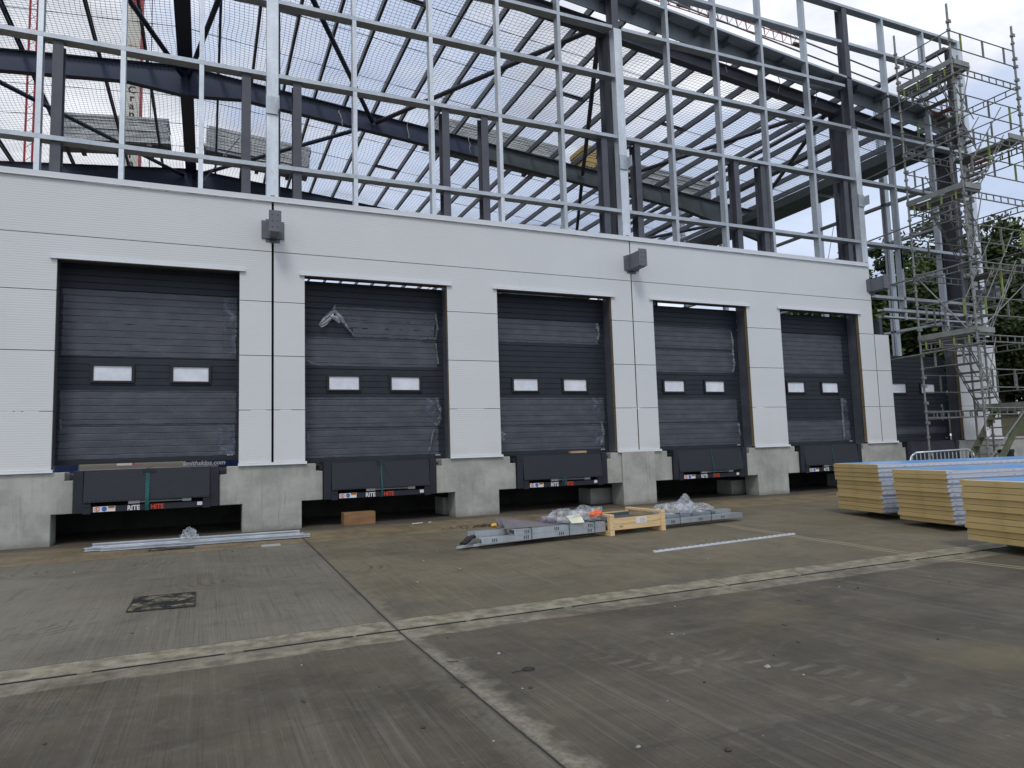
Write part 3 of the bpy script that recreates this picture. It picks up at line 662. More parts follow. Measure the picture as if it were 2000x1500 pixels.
def crumple(pts, wd, parent, mat='wrap', seed=0, nm='loose_wrap'):
    """a loose torn fold of film through the given points"""
    rr = random.Random(seed); g = MB(); P = [Vector(p) for p in pts]; fine_ = []
    for a, b in zip(P, P[1:]):
        for k in range(9): fine_.append(a.lerp(b, k/9))
    fine_.append(P[-1]); n = len(fine_); W_ = 13; f1, f2, f3 = (rr.uniform(0, 6) for _ in range(3))
    for i, p in enumerate(fine_):
        d_ = (fine_[min(i+1, n-1)]-fine_[max(i-1, 0)]).normalized(); s_v = d_.cross(Vector((0, 1, 0))).normalized()
        ww = wd*1.35*(.75+.35*math.sin(i*.7+f1)+.2*math.sin(i*1.9+f2))
        for k in range(W_):
            u = k/(W_-1)-.5
            yy = -.035*abs(math.sin(u*9+i*.35+f3))-.02*math.sin(u*17+i*.6+f1)-.012
            q = p+s_v*ww*u+Vector((rr.uniform(-.004, .004), yy, .008*math.sin(i*1.3+k))); g.v.append(tuple(q))
    for i in range(n-1):
        for k in range(W_-1): a = i*W_+k; g.f.append((a, a+1, a+W_+1, a+W_)); g.mi.append(0)
    return g.build(nm, mat, parent, smooth=True)
DC = [-2.1235, 2.1235, 6.334, 10.581, 14.7915, 19.03]
dlab = ['dark sectional door raised a little above the dock, plain film left on most sections', 'dark sectional door with a torn flap of clear film hanging on its upper half',
        'dark sectional door with a tan card strip lying at its foot', 'dark sectional door fourth from the left, film lifting along its right edge',
        'dark sectional door fifth from the left with a hazy strip of film low on its right', 'unfinished dark sectional door behind the scaffold tower']
yF = .4475
for i, cx in enumerate(DC):
    dz = .14 if i == 0 else 0
    zt_ = {0: 5.45, 5: 3.92, 2: 5.06, 1: 5.045}.get(i, 5.01); DZ0[0] = 1.275+dz
    dm_ = door_mesh(1.275+dz, zt_)
    d_o = dm_.build('dock_door', 'anthracite', wh); d_o.location = (cx, 0, 0); d_o['label'] = dlab[i]
    for sx_ in (-.66, .66):
        g = MB(); fw_, fh = .36, .178; zc = 2.905+dz; y0_ = .408
        g.box(sx_-fw_, sx_+fw_, y0_, .4495, zc+fh-.04, zc+fh); g.box(sx_-fw_, sx_+fw_, y0_, .4495, zc-fh, zc-fh+.04)
        g.box(sx_-fw_, sx_-fw_+.05, y0_, .4495, zc-fh+.04, zc+fh-.04); g.box(sx_+fw_-.05, sx_+fw_, y0_, .4495, zc-fh+.04, zc+fh-.04)
        g.build('window_frame', 'black', d_o, bevel=.004)
        g = MB(); g.box(sx_-fw_+.05, sx_+fw_-.05, .438, .4485, zc-fh+.04, zc+fh-.04); g.build('window_pane', 'pane', d_o)
    g = MB(); g.box(-DW/2-.02, DW/2+.02, .42, .4495, 1.235+dz, 1.290+dz); g.build('bottom_seal', 'black', d_o)
    g = MB(); g.box(1.32, 1.42, .443, .4495, 1.325+dz, 1.350+dz); g.build('maker_plate', 'white', d_o)
    g = MB(); g.box(1.335, 1.405, .4415, .4425, 1.332+dz, 1.343+dz); g.build('maker_plate_print', 'black', d_o)
    hw = DW/2-.03
    if i == 0:
        sheet(-hw, hw-.02, 3.37, 3.98, yF, 'film', d_o, seed=1); sheet(-hw, hw, 3.985, 4.60, yF, 'film', d_o, seed=2)
        sheet(-hw, hw-.0, 2.10, 2.725, yF, 'film', d_o, seed=3); sheet(-hw, hw-.02, 1.47, 2.08, yF, 'film', d_o, seed=4)
        sheet(1.23, 1.47, 3.40, 4.58, yF-.006, 'haze_film', d_o, seed=5); sheet(1.16, 1.47, 1.48, 2.07, yF-.006, 'haze_film', d_o, seed=6)
        crumple([(-1.46, .44, 2.2), (-1.45, .44, 2.05), (-1.43, .44, 2.0)], .03, d_o, seed=3)
    elif i == 1:
        # torn sheet: its left part has come away
        sheet(-.84, 1.38, 4.27, 4.53, yF, 'film', d_o, seed=71, jag=.02); sheet(-.62, 1.38, 4.09, 4.268, yF, 'film', d_o, seed=72, jag=.05); sheet(-.48, 1.36, 3.90, 4.088, yF, 'film', d_o, seed=73, jag=.03)
        def flap(path, seed):
            rr = random.Random(seed); g = MB(); W_ = 11; P = [(Vector(p[:3]), p[3]) for p in path]; F = []
            for (a, wa), (b, wb) in zip(P, P[1:]):
                for k in range(8): F.append((a.lerp(b, k/8), wa+(wb-wa)*k/8))
            F.append(P[-1]); n = len(F)
            for i, (p, ww) in enumerate(F):
                d_ = (F[min(i+1, n-1)][0]-F[max(i-1, 0)][0]).normalized(); s_v = d_.cross(Vector((0, 1, 0))).normalized()
                for k in range(W_):
                    u = k/(W_-1)-.5; g.v.append(tuple(p+s_v*ww*u+Vector((rr.uniform(-.003, .003), -.05*abs(math.sin(u*7+i*.16))-.012*math.sin(u*19+i*.3)-.01, 0))))
            for i in range(n-1):
                for k in range(W_-1): a = i*W_+k; g.f.append((a, a+1, a+W_+1, a+W_)); g.mi.append(0)
            g.build('loose_wrap', 'flap', d_o, smooth=True)
        flap([(-.84, .43, 4.56, .02), (-.88, .41, 4.42, .07), (-1.0, .39, 4.26, .15), (-1.10, .38, 4.14, .13), (-1.16, .39, 4.08, .08)], 11)
        flap([(-.86, .42, 4.44, .05), (-.74, .40, 4.28, .09), (-.62, .42, 4.12, .05), (-.44, .44, 3.91, .015)], 12)
        flap([(-.96, .39, 4.30, .05), (-.84, .38, 4.27, .11), (-.76, .40, 4.17, .05)], 13)
        crumple([(1.37, .44, 4.48), (1.40, .42, 4.15), (1.36, .42, 3.92), (1.0, .44, 3.89)], .035, d_o, seed=14)
        sheet(-hw+.02, hw-.09, 3.27, 3.865, yF, 'film', d_o, seed=7); crumple([(-1.42, .44, 3.8), (-1.44, .43, 3.35), (-1.2, .44, 3.29)], .03, d_o, seed=15); crumple([(1.36, .44, 3.8), (1.41, .43, 3.35)], .025, d_o, seed=16)
        sheet(-hw, hw-.06, 1.98, 2.60, yF, 'film', d_o, seed=8); sheet(-hw, hw-.10, 1.36, 1.95, yF, 'film', d_o, seed=9)
        crumple([(1.35, .44, 2.58), (1.43, .42, 2.3), (1.40, .42, 2.05), (1.3, .44, 2.0)], .05, d_o, seed=17); sheet(1.1, 1.42, 2.1, 2.58, yF-.006, 'haze_film', d_o, seed=18)
        crumple([(1.28, .44, 1.9), (1.2, .43, 1.6), (1.15, .44, 1.4)], .03, d_o, seed=19); crumple([(-1.42, .44, 1.95), (-1.38, .43, 1.6)], .03, d_o, seed=20)
    elif i == 2:
        sheet(-hw+.05, hw-.10, 3.92, 4.46, yF, 'film', d_o, seed=21); crumple([(1.33, .44, 4.45), (1.36, .42, 4.15), (1.28, .43, 3.95)], .045, d_o, seed=22)
        sheet(-hw, hw-.03, 1.98, 2.60, yF, 'film', d_o, seed=23); sheet(-hw, hw-.06, 1.36, 1.95, yF, 'film', d_o, seed=24)
        crumple([(-1.42, .44, 1.55), (-1.36, .42, 1.7), (-1.28, .42, 1.80)], .12, d_o, seed=25); crumple([(-1.44, .44, 1.58), (-1.25, .43, 1.68)], .10, d_o, seed=26)
        sheet(1.12, 1.44, 2.12, 2.60, yF-.006, 'haze_film', d_o, seed=27); sheet(1.16, 1.42, 1.5, 1.93, yF-.006, 'haze_film', d_o, seed=28); crumple([(1.33, .43, 2.0), (1.38, .42, 1.7), (1.3, .43, 1.45)], .04, d_o, seed=29)
    elif i == 3:
        sheet(-hw+.03, hw-.12, 3.92, 4.50, yF, 'film', d_o, seed=31); sheet(-hw, hw-.14, 3.28, 3.86, yF, 'film', d_o, seed=32)
        sheet(-hw, hw-.04, 1.36, 1.95, yF, 'film', d_o, seed=33); sheet(-hw, hw-.10, 1.98, 2.58, yF, 'film', d_o, seed=34)
        crumple([(1.30, .44, 4.4), (1.33, .43, 4.1), (1.31, .43, 3.8), (1.34, .43, 3.5), (1.28, .44, 3.3)], .035, d_o, seed=35); crumple([(1.36, .44, 1.9), (1.40, .43, 1.6)], .04, d_o, seed=36)
    elif i == 4:
        sheet(-hw, hw-.22, 3.3, 4.45, yF, 'film', d_o, seed=41); sheet(-hw, hw-.12, 1.36, 1.95, yF, 'film', d_o, seed=42)
        sheet(1.05, 1.30, 1.40, 2.60, yF-.004, 'haze_film', d_o, seed=43); crumple([(1.07, .44, 2.58), (1.06, .44, 1.4)], .012, d_o, seed=44)
    else:
        crumple([(1.20, .44, 2.4), (1.25, .43, 2.1), (1.18, .43, 1.9)], .05, d_o, seed=51); sheet(-hw, hw-.1, 1.5, 1.7, yF, 'film', d_o, seed=52)

# ------------------------------------------------------------------ dock levellers
llab = ['dock leveller under the leftmost door, wide teal strap round its middle', 'dock leveller under the second door from the left, narrow teal strap with loose tail',
        'dock leveller under the third door, short teal straps bunched at the ram', 'dock leveller under the fourth door, thin teal strap down its middle',
        'dock leveller under the fifth door, half hidden by the stacked panels', 'dock leveller behind the scaffold tower and the pedestrian barrier']
lev0 = thing('dock_leveller', llab[0], 'dock leveller', (LV[0], 0, .53), 0, 'dock levellers under the loading doors')
def lbuild(L):
    g = MB()
    for s_ in (-1, 1):
        x0, x1 = sorted((s_*HL, s_*(HL-.145))); g.box(x0, x1, -.06, .0, .0, .735); g.box(x0, x1, 0, 2.35, .55, .735)
    g.box(-HL+.1451, HL-.1451, -.045, .03, .0, .105); g.box(-HL+.2, HL-.2, .6, 1.6, .45, .55)
    for s_ in (-1, 1):
        x0, x1 = sorted((s_*(HL-.1452), s_*(HL-.27))); g.box(x0, x1, -.075, -.0455, -.02, .19); g.box(x0, x1, -.082, -.0755, .10, .15)
        x0, x1 = sorted((s_*HL+s_*.002, s_*(HL+.07))); g.box(x0, x1, .01, .2, .60, .66)
    g.build('side_frame', 'chassis', L, bevel=.006)
    g = MB()
    g.add([(-1.01, -.085, .185), (1.01, -.085, .185), (1.01, -.035, .715), (-1.01, -.035, .715), (-1.01, -.055, .18), (1.01, -.055, .18), (1.01, -.015, .715), (-1.01, -.015, .715)],
          [(0, 1, 2, 3), (7, 6, 5, 4), (0, 4, 5, 1), (3, 2, 6, 7), (0, 3, 7, 4), (1, 5, 6, 2)])
    g.box(-1.01, 1.01, -.105, -.087, .18, .205); g.build('lip_plate', 'tread', L)
    g = MB(); g.box(-1.012, 1.012, -.034, 2.36, .718, .736); g.build('deck_plate', 'tread', L)
    g = MB(); g.tube((-.25, -.02, .155), (.62, -.02, .150), .016, 10); g.box(-.32, -.14, -.05, .01, .125, .185); g.box(.55, .70, -.045, .005, .125, .175); g.tube((-.14, -.02, .155), (.05, -.02, .155), .024, 10)
    g.build('lip_ram', 'ram', L)
    g = MB(); g.box(-.86, -.52, -.0486, -.0455, .010, .102); pl_ = g.build('warning_label', 'white', L)
    def ring(cx, cz, r, mat, nm, par, yy=-.0500):
        g = MB(); n = 20; g.v = [(cx+r*math.cos(2*math.pi*k/n), yy, cz+r*math.sin(2*math.pi*k/n)) for k in range(n)]; g.f = [tuple(range(n))]; g.mi = [0]; g.build(nm, mat, par)
    ring(-.80, .056, .041, 'red', 'prohibition_ring', pl_); ring(-.80, .056, .029, 'white', 'prohibition_face', pl_, -.0508)
    g = MB(); g.bar((-.825, -.0515, .08), (-.775, -.0515, .032), .002, .009, (0, 1, 0)); g.box(-.812, -.795, -.0515, -.0510, .035, .078); g.build('prohibition_bar', 'red', pl_)
    ring(-.69, .056, .041, 'blue', 'mandatory_disc', pl_)
    g = MB(); g.bar((-.71, -.0515, .04), (-.675, -.0515, .07), .002, .010, (0, 1, 0)); g.build('mandatory_pictogram', 'white', pl_)
    for k, mt in enumerate(('gold', 'red', 'black')): g = MB(); g.box(-.63, -.53, -.0505, -.0490, .058+k*.013, .071+k*.013); g.build('flag_stripe', mt, pl_)
    g = MB(); g.box(.84, .93, -.0486, -.0455, .035, .098) if False else g.box(.80, .885, -.0486, -.0455, .035, .098); g.build('rating_label', 'white', L)
    text_mesh('white_lettering', 'RITE', .118, 'white', L, (-.335, -.047, .014), bold=.0035, sx=.86)
    text_mesh('red_lettering', 'HITE', .118, 'red', L, (.035, -.047, .014), bold=.0035, sx=.86)
lbuild(lev0)
levs = [lev0]
for i in range(1, 6):
    c_ = copy_tree(lev0); c_.location = (LV[i], 0, .53); c_['label'] = llab[i]; levs.append(c_)
def strap(L, x0, wd, z0, z1, nm='strap'):
    g = MB(); g.add([(x0-wd/2, -.108, z0), (x0+wd/2, -.108, z0), (x0+wd/2+.006, -.108, .20), (x0-wd/2+.006, -.108, .20), (x0-wd/2, -.108, .20)], [(0, 1, 2, 3)])
    g.v = []; g.f = []; g.mi = []
    pts = [(-.085, z0), (-.112, .10), (-.115, .22), (-.062, .5), (-.042, .745), (.3, .752)]
    pts = [p for p in pts if p[1] <= z1+.01]
    for (yy, zz_) in pts: g.v += [(x0-wd/2, yy, zz_), (x0+wd/2, yy, zz_), (x0+wd/2, yy+.006, zz_), (x0-wd/2, yy+.006, zz_)]
    for k in range(len(pts)-1):
        for q in range(4): a = k*4+q; b = k*4+(q+1) % 4; g.f.append((a, b, b+4, a+4)); g.mi.append(0)
    n_ = len(g.v); g.f += [(3, 2, 1, 0), (n_-4, n_-3, n_-2, n_-1)]; g.mi += [0, 0]
    return g.build(nm, 'strap', L)
strap(levs[0], -.02, .065, -.004, .75); strap(levs[1], -.01, .03, -.004, .75); strap(levs[3], .03, .022, -.004, .75); strap(levs[4], .03, .022, -.004, .75)
for xs_ in (-.05, .0, .04): strap(levs[2], xs_, .022, .02, .24)
g = MB(); g.tube((.02, -.05, .74), (.16, -.09, .42), .006, 6); g.build('strap', 'strap', levs[1])
for i in (0, 1):
    g = MB(); g.box(-.10, .10, -.050, -.030, .66, .735) if i == 0 else g.box(-.09, -.01, -.052, -.03, .62, .735); g.build('strap_guard', 'black', levs[i])

# ------------------------------------------------------------------ skip and blue frame seen under the first door
sk = thing('skip', 'navy waste skip behind the leftmost door, white lettering smithskips.com on its side', 'skip', (-.2, 8.4, 1.06))
g = MB(); pts = [(-1.35, .0), (1.9, .0), (2.5, 1.25), (-2.15, 1.25)]
g.poly(pts, 0, .04); g.poly(pts, 1.7, 1.74); g.add([(-1.35, .04, 0), (-2.15, .04, 1.25), (-2.15, 1.7, 1.25), (-1.35, 1.7, 0)], [(0, 1, 2, 3)]); g.add([(1.9, .04, 0), (2.5, .04, 1.25), (2.5, 1.7, 1.25), (1.9, 1.7, 0)], [(3, 2, 1, 0)])
g.add([(-1.35, .04, .02), (1.9, .04, .02), (1.9, 1.7, .02), (-1.35, 1.7, .02)], [(0, 1, 2, 3)])
g.box(-2.2, 2.55, -.03, .0, 1.17, 1.25); g.build('skip_body', 'navy', sk)
text_mesh('lettering', 'smithskips.com', .185, 'white', sk, (-1.62, -.012, .162), bold=.005, shear=.25, sx=1.02)
g = MB(); rr = random.Random(5)
bf = thing('plastic_barrier_foot', 'blue moulded frame on gravel at the left end of the leftmost door gap', 'barrier', (-4.8, 8.0, 1.06))
g.poly([(-.5, 0), (-.32, 0), (-.25, .1), (.05, .1), (.12, 0), (.4, 0), (.42, .33), (-.55, .33)], 0, .25); g.build('frame', 'navy', bf, bevel=.01)
for (bx_, bz, s_, k) in ((-2.6, 1.1, .16, 1), (-3.1, 1.08, .12, 2), (-2.3, 1.08, .1, 3), (-3.4, 1.07, .09, 4)):
    o = blob('rubble_lump', 'twig', None, (bx_, 7.6+k*.1, bz), (s_, s_, s_*.7), .35, 2.5, 3, k); tag(o, ['largest', 'second largest', 'third largest', 'smallest'][k-1]+' dark lump of rubble in the gap under the leftmost door', 'rubble', 'rubble under the leftmost door')

# ------------------------------------------------------------------ safety nets under the roof
def net(x0, x1, y0, y1, seed, label):
    rr = np.random.default_rng(seed); g = MB(); st = .12; r = .0043
    ph = rr.random(6)*6.28
    def P(xx_, yy):
        u = (yy-y0)/(y1-y0); cell = math.sin(math.pi*((yy-y0) % 2.9)/2.9)
        sag = .20*math.sin(math.pi*u)
        droop = .22*(1-abs(math.sin(math.pi*(xx_-.1)/2.1)))*max(0, 1-(yy-y0)/1.2)*-1
        from mathutils import noise as mn
        nz = mn.noise(Vector((xx_*.35, yy*.35, seed))); nw = mn.noise(Vector((xx_*.9, yy*.8, seed+5.5))); nv = mn.noise(Vector((xx_*.7+9, yy*.9, seed+2.5)))
        sag += .14*nz+.06*nw+.04
        return (xx_+.10*nw, yy+.10*nv, roofz(xx_)-.46-sag-.28*max(0, 1-(yy-y0)/.9)*abs(math.sin(math.pi*xx_/2.1)))
        z = roofz(xx_)-.46-sag+droop*.0-.28*max(0, 1-(yy-y0)/.9)*abs(math.sin(math.pi*xx_/2.1))
        return (xx_+.03*math.sin(yy*2.1+ph[3])+.02*math.sin(yy*5+xx_), yy+.04*math.sin(xx_*1.6+ph[4])+.02*math.sin(xx_*4+yy), z)
    def line(pts):
        o = len(g.v)
        for p in pts: g.v += [(p[0]-r, p[1]-r, p[2]-r*.6), (p[0]+r, p[1]+r, p[2]-r*.6), (p[0], p[1], p[2]+r)]
        for k in range(len(pts)-1):
            for q in range(3): a = o+k*3+q; b = o+k*3+(q+1) % 3; g.f.append((a, b, b+3, a+3))
    xs_ = np.arange(x0, x1+.001, st); ys_ = np.arange(y0, y1+.001, st); sx_ = np.arange(x0, x1+.5, .45); sy_ = np.arange(y0, y1+.5, .45)
    sx_ = np.minimum(sx_, x1); sy_ = np.minimum(sy_, y1)
    for q in xs_: line([P(q, t_) for t_ in sy_])
    for q in ys_: line([P(t_, q) for t_ in sx_])
    g.mi = [0]*len(g.f); o = g.build('safety_net', 'netting'); tag(o, label, 'safety net', 'safety nets slung under the roof')
net(-1.7, 21.4, .95, 9.1, 1, 'black safety net nearest the facade, under the roof slope right of the ridge')
net(-1.7, 21.4, 9.5, 17.8, 2, 'black safety net in the second bay back, under the roof slope right of the ridge')
net(-1.7, 21.4, 18.2, 26.5, 3, 'black safety net in the third bay back, under the roof slope right of the ridge')
net(-11.5, -2.1, .95, 9.1, 4, 'black safety net nearest the facade, under the roof slope left of the ridge')
net(-11.5, -2.1, 9.5, 17.8, 5, 'black safety net in the second bay back, under the roof slope left of the ridge')

# ------------------------------------------------------------------ packs lying on the roof
def rpack(x0, x1, y0, y1, h, label, mat='bundle', seed=0):
    xm = (x0+x1)/2; k = -.0917 if xm > -1.9 else .0917
    z0 = roofz(xm)+.13
    t_ = thing('roof_sheet_pack', label, 'sheet pack', (xm, (y0+y1)/2, z0)); L_ = (x1-x0)/2; W_ = (y1-y0)/2
    t_.rotation_euler = (0, math.atan(-k), R(random.uniform(-2, 2)))
    rr = random.Random(seed); n = 9
    g = MB()
    for i in range(n):
        a, b = rr.uniform(-.06, .06), rr.uniform(-.06, .06); g.box(-L_+a, L_+b, -W_+a*.5, W_+b*.5, i*h/n+.005, (i+1)*h/n-.012)
    g.build('sheets', mat, t_)
    g = MB()
    for q in (-.62, 0, .62): g = MB(); g.box(L_*q-.08, L_*q+.08, -W_, W_, -.13, .0); g.build('bearer', 'scafdeck', t_)
    if mat == 'bundle':
        for e in (-1, 1): 
            g = MB(); xs_ = sorted((e*(L_+.03), e*(L_-.5))); g.box(xs_[0], xs_[1], -W_-.02, W_+.02, .05, h-.02); g.build('end_wrap', 'wrap', t_)
    return t_
rpack(-6.6, -2.65, 16.3, 17.6, 1.08, 'grey sheet pack on the roof left of the ridge beam, behind the crane lettering', seed=1)
rpack(-1.35, 2.85, 16.3, 17.6, 1.08, 'grey sheet pack on the roof just right of the ridge beam', seed=2)
rpack(6.7, 12.2, 10.5, 11.8, .95, 'long grey sheet pack on the roof left of the second column', seed=3)
rpack(12.95, 13.6, 9.75, 10.9, .95, 'yellow edged insulation pack on the roof beside the second column', mat='foamblk', seed=4)
rpack(13.75, 19.6, 9.9, 11.2, .8, 'grey sheet pack on the roof right of the second column', seed=5)

# ------------------------------------------------------------------ cranes beyond the building
cr_ = thing('mobile_crane', 'upright cream crane boom with red side and black lettering behind the roof', 'crane', (-6.75, 46, -.4))
g = MB(); g.box(-.5, .5, -1.0, .6, 0, 62); g.build('boom', 'cranewhite', cr_)
g = MB(); g.box(.502, .60, -1.0, .6, 0, 62); g.box(-.2, .62, -1.1, -1.0, 37.5, 39); g.build('boom_side', 'cranered', cr_)
z_ = 30.35+.4
for k, ch in enumerate('Crane Hire'):
    if ch != ' ': text_mesh('lettering', ch, .78, 'black', cr_, (-.02, -1.01, z_-k*.66-.25), bold=.02, align='CENTER')
text_mesh('emblem', 'P&W', .5, 'cranered', cr_, (-.02, -1.01, 33.9), bold=.01, align='CENTER')
g = MB(); g.box(-.35, .35, -1.012, -1.0, 33.75, 33.8); g.box(-.35, .35, -1.012, -1.0, 34.35, 34.4); g.build('emblem_frame', 'cranered', cr_)
g = MB(); g.tube((1.3, -1.2, 10), (1.3, -1.2, 60), .035, 6); g.build('hoist_rope', 'steel_dark', cr_)
cm = thing('crane_mast', 'slim red twin tube crane mast at the far left of the roof', 'crane', (-13.4, 45, -.4))
g = MB()
for o_ in (-.24, .24):
    g.tube((o_-.1, 0, 0), (o_+.15, 0, 60), .075, 8)
for k in range(60): g.tube((-.3+.004*k, 0, k), (.18+.004*k, 0, k+.5), .02, 5)
g.build('lattice', 'cranered', cm)
cj = thing('crane_jib', 'red lattice crane jib high above the right half of the roof', 'crane', (66, 70, 71.4))
g = MB(); L_ = 28; zz0 = lambda s_: -.045*s_
w_ = .85
for s0 in range(-22, L_, 2):
    a = s0; b = s0+2
    for (yy, zz_) in ((-w_, 0), (w_, 0), (0, 1.7)): g.tube((a, yy, zz_+zz0(a)), (b, yy, zz_+zz0(b)), .085, 6)
    for yy in (-w_, w_):
        g.tube((a, yy, zz0(a)), (a+1, 0, 1.7+zz0(a+1)), .05, 5); g.tube((a+1, 0, 1.7+zz0(a+1)), (b, yy, zz0(b)), .05, 5)
    g.tube((a, -w_, zz0(a)), (b, w_, zz0(b)), .05, 5)
g.build('lattice', 'cranered', cj)
g = MB(); g.box(1.0, 3.4, -.3, .3, -.35, -.09); g.build('trolley', 'steel_dark', cj)
g = MB(); g.box(L_-2.4, L_-.6, -.3, .3, -.35+zz0(L_), -.02+zz0(L_)); g.build('hook_block', 'steel_dark', cj)

# ------------------------------------------------------------------ scaffold stair tower
sc = thing('scaffold_tower', 'galvanised scaffold stair tower with lime green painted fittings at the building corner', 'scaffold', (18.15, -2.2, 0))
SX, SY = 2.98, 1.66          # plan size
LVL = [2.2, 4.22, 6.3, 8.32, 10.1, 11.95]
def T(name, mb, mat): return mb.build(name, mat, sc)
for (px_, py_) in ((0, 0), (SX, 0), (0, SY), (SX, SY), (SX-.75, SY)):
    corner = px_ in (0, SX); top_ = 13.75 if corner else 12.2
    g = MB(); g.tube((px_, py_, 0), (px_, py_, top_), .031, 10)
    z = .35
    while corner and z < top_-.2:
        g.tube((px_, py_, z), (px_, py_, z+.06), .055, 8)
        if random.random() < .6: g.box(px_-.05, px_+.065, py_-.06, py_-.03, z-.02, z+.07)
        z += random.choice((.25, .5, .42, .33))
    if corner: g.box(px_-.08, px_+.08, py_-.08, py_+.08, 0, .01)
    T('standard', g, 'scaf')
def lattice(a, b, z0, h=.2, mat='scaf', nr=8, nm='lattice_beam', r=.019):
    g = MB(); a = Vector((*a, z0)); b = Vector((*b, z0)); u_ = Vector((0, 0, h))
    g.tube(a, b, r, 6); g.tube(a+u_, b+u_, r, 6)
    for k in range(1, nr): p_ = a.lerp(b, k/nr); g.bar(p_, p_+u_, .03, .012, (1, 0, 0))
    T(nm, g, mat)
def guard(a, b, z0, h=.5, n=3, off=.5, r=.017):
    g = MB(); a = Vector((*a, z0)); b = Vector((*b, z0)); u_ = Vector((0, 0, h))
    g.tube(a, b, r, 6); g.tube(a+u_, b+u_, r, 6); T('guard_rail', g, 'scaf')
    for k in range(n):
        p_ = a.lerp(b, (k+.5)/n); g = MB(); g.bar(p_, p_+u_, .055, .02, (1, 0, 0)); T('guard_upright', g, 'scafg' if random.random() < .16 else 'scaf')
for i, L_ in enumerate(LVL):
    west = i % 2 == 1
    lattice((0, 0), (SX, 0), L_-.25, .18, nr=9); lattice((0, SY), (SX, SY), L_-.25, .18, nr=9)
    lattice((0, 0), (0, SY), L_-.30, .18, 'scaf', nr=5); lattice((SX, 0), (SX, SY), L_-.30, .18, nr=5)
    x0, x1 = (0.03, .72) if west else (SX-.72, SX-.03)
    g = MB()
    for k in range(2): xa = x0+k*(x1-x0)/2; g.box(xa+.01, xa+(x1-x0)/2-.01, -.02, SY+.02, L_-.06, L_)
    T('platform', g, 'scafdeck')
    xe = -.03 if west else SX+.03
    g = MB(); g.box(xe-.015, xe+.015, -.03, SY+.03, L_, L_+.15); g.box(x0, x1, -.05, -.02, L_, L_+.15); g.box(x0, x1, SY+.02, SY+.05, L_, L_+.15); T('toe_board', g, 'scaftoe')
    for k in range(4): g = MB(); yb = .2+k*.42; g.bar((xe, yb, L_-.28), (xe, yb, L_-.06), .03, .03, (1, 0, 0)); T('deck_bracket', g, 'scafg')
    xo = 0 if west else SX
    guard((xo, 0), (xo, SY), L_+.5, .5, 3); guard((0, 0), (SX, 0), L_+.5, .5, 3); guard((0, SY), (SX, SY), L_+.5, .5, 2)
    if i < 5: guard((SX-xo, 0), (SX-xo, SY), L_+1.2, .45, 2)
zs = [0]+LVL
def flight(x0, z0, x1, z1, y0, y1):
    g = MB()
    for yy in (y0, y1):
        d_ = Vector((x1-x0, 0, z1-z0)).normalized()
        for o_ in (0, .14): g.tube((x0, yy, z0+o_), (x1, yy, z1+o_), .016, 6)
        n = 9
        for k in range(n): a = k/n; b = (k+.5)/n; g.tube((x0+(x1-x0)*a, yy, z0+(z1-z0)*a), (x0+(x1-x0)*b, yy, z0+(z1-z0)*b+.14), .008, 5)
    T('stair_stringer', g, 'scaf')
    n = 8
    for k in range(1, n):
        t_ = k/n; xm, zm = x0+(x1-x0)*t_, z0+(z1-z0)*t_+.03; g = MB(); g.box(xm-.11, xm+.11, y0+.02, y1-.02, zm, zm+.035); g.box(xm-.11, xm-.095, y0+.02, y1-.02, zm-.03, zm); T('stair_tread', g, 'rust' if (k == 5 and z0 > 8) else 'scafdeck')
    g = MB()
    for yy in (y0, y1): g.tube((x0, yy, z0+1.0), (x1, yy, z1+1.0), .016, 6)
    T('stair_handrail', g, 'scaf')
    g = MB(); g.bar(((x0+x1)/2, y0, (z0+z1)/2), ((x0+x1)/2, y0, (z0+z1)/2+1), .045, .03, (1, 0, 0)); T('stair_post', g, 'scafg')
for i in range(1, 6):
    if i % 2 == 1: flight(SX-.72, zs[i], .72, zs[i+1], .9, 1.55)     # east landing up to the west one
    else: flight(.72, zs[i], SX-.72, zs[i+1], .1, .75)
# bottom flight in boards
g = MB()
for yy in (.15, 1.0):
    g.bar((.25, yy, .15), (SX-.85, yy, 2.15), .05, .2, (0, 0, 1))
T('timber_stringer', g, 'moss')
for k in range(8):
    t_ = (k+.5)/8; g = MB(); xm = .25+(SX-1.1)*t_; zm = .2+2.0*t_; g.box(xm-.12, xm+.12, .18, .97, zm, zm+.04); T('stair_tread', g, 'scafdeck')
g = MB(); g.tube((-.2, -.04, .6), (SX, -.04, 3.0), .02, 6); T('diagonal_tube', g, 'scaf')
g = MB(); g.tube((0, .05, 4.1), (0, SY, 6.2), .022, 6); T('diagonal_tube', g, 'scaf')
for (z0, z1) in ((3.5, 3.9), (5.8, 6.2), (7.4, 7.8), (9.4, 9.8), (11.3, 11.6)):
    g = MB(); g.tube((-.05, -.3, z1), (-.05, SY+2.6, z0+.2), .024, 8); T('tie_tube', g, 'scaf')
for k in range(5):
    g = MB(); zb = zs[k+1]; g.tube((.02, -.03, zb), (SX-.02, -.03, zb+1.9) if k % 2 else (.75, -.03, zb+1.9), .016, 6); T('diagonal_tube', g, 'scaf')
g = MB(); g.box(-.05, .06, -.045, -.035, 1.35, 1.6); T('inspection_tag', g, 'white')

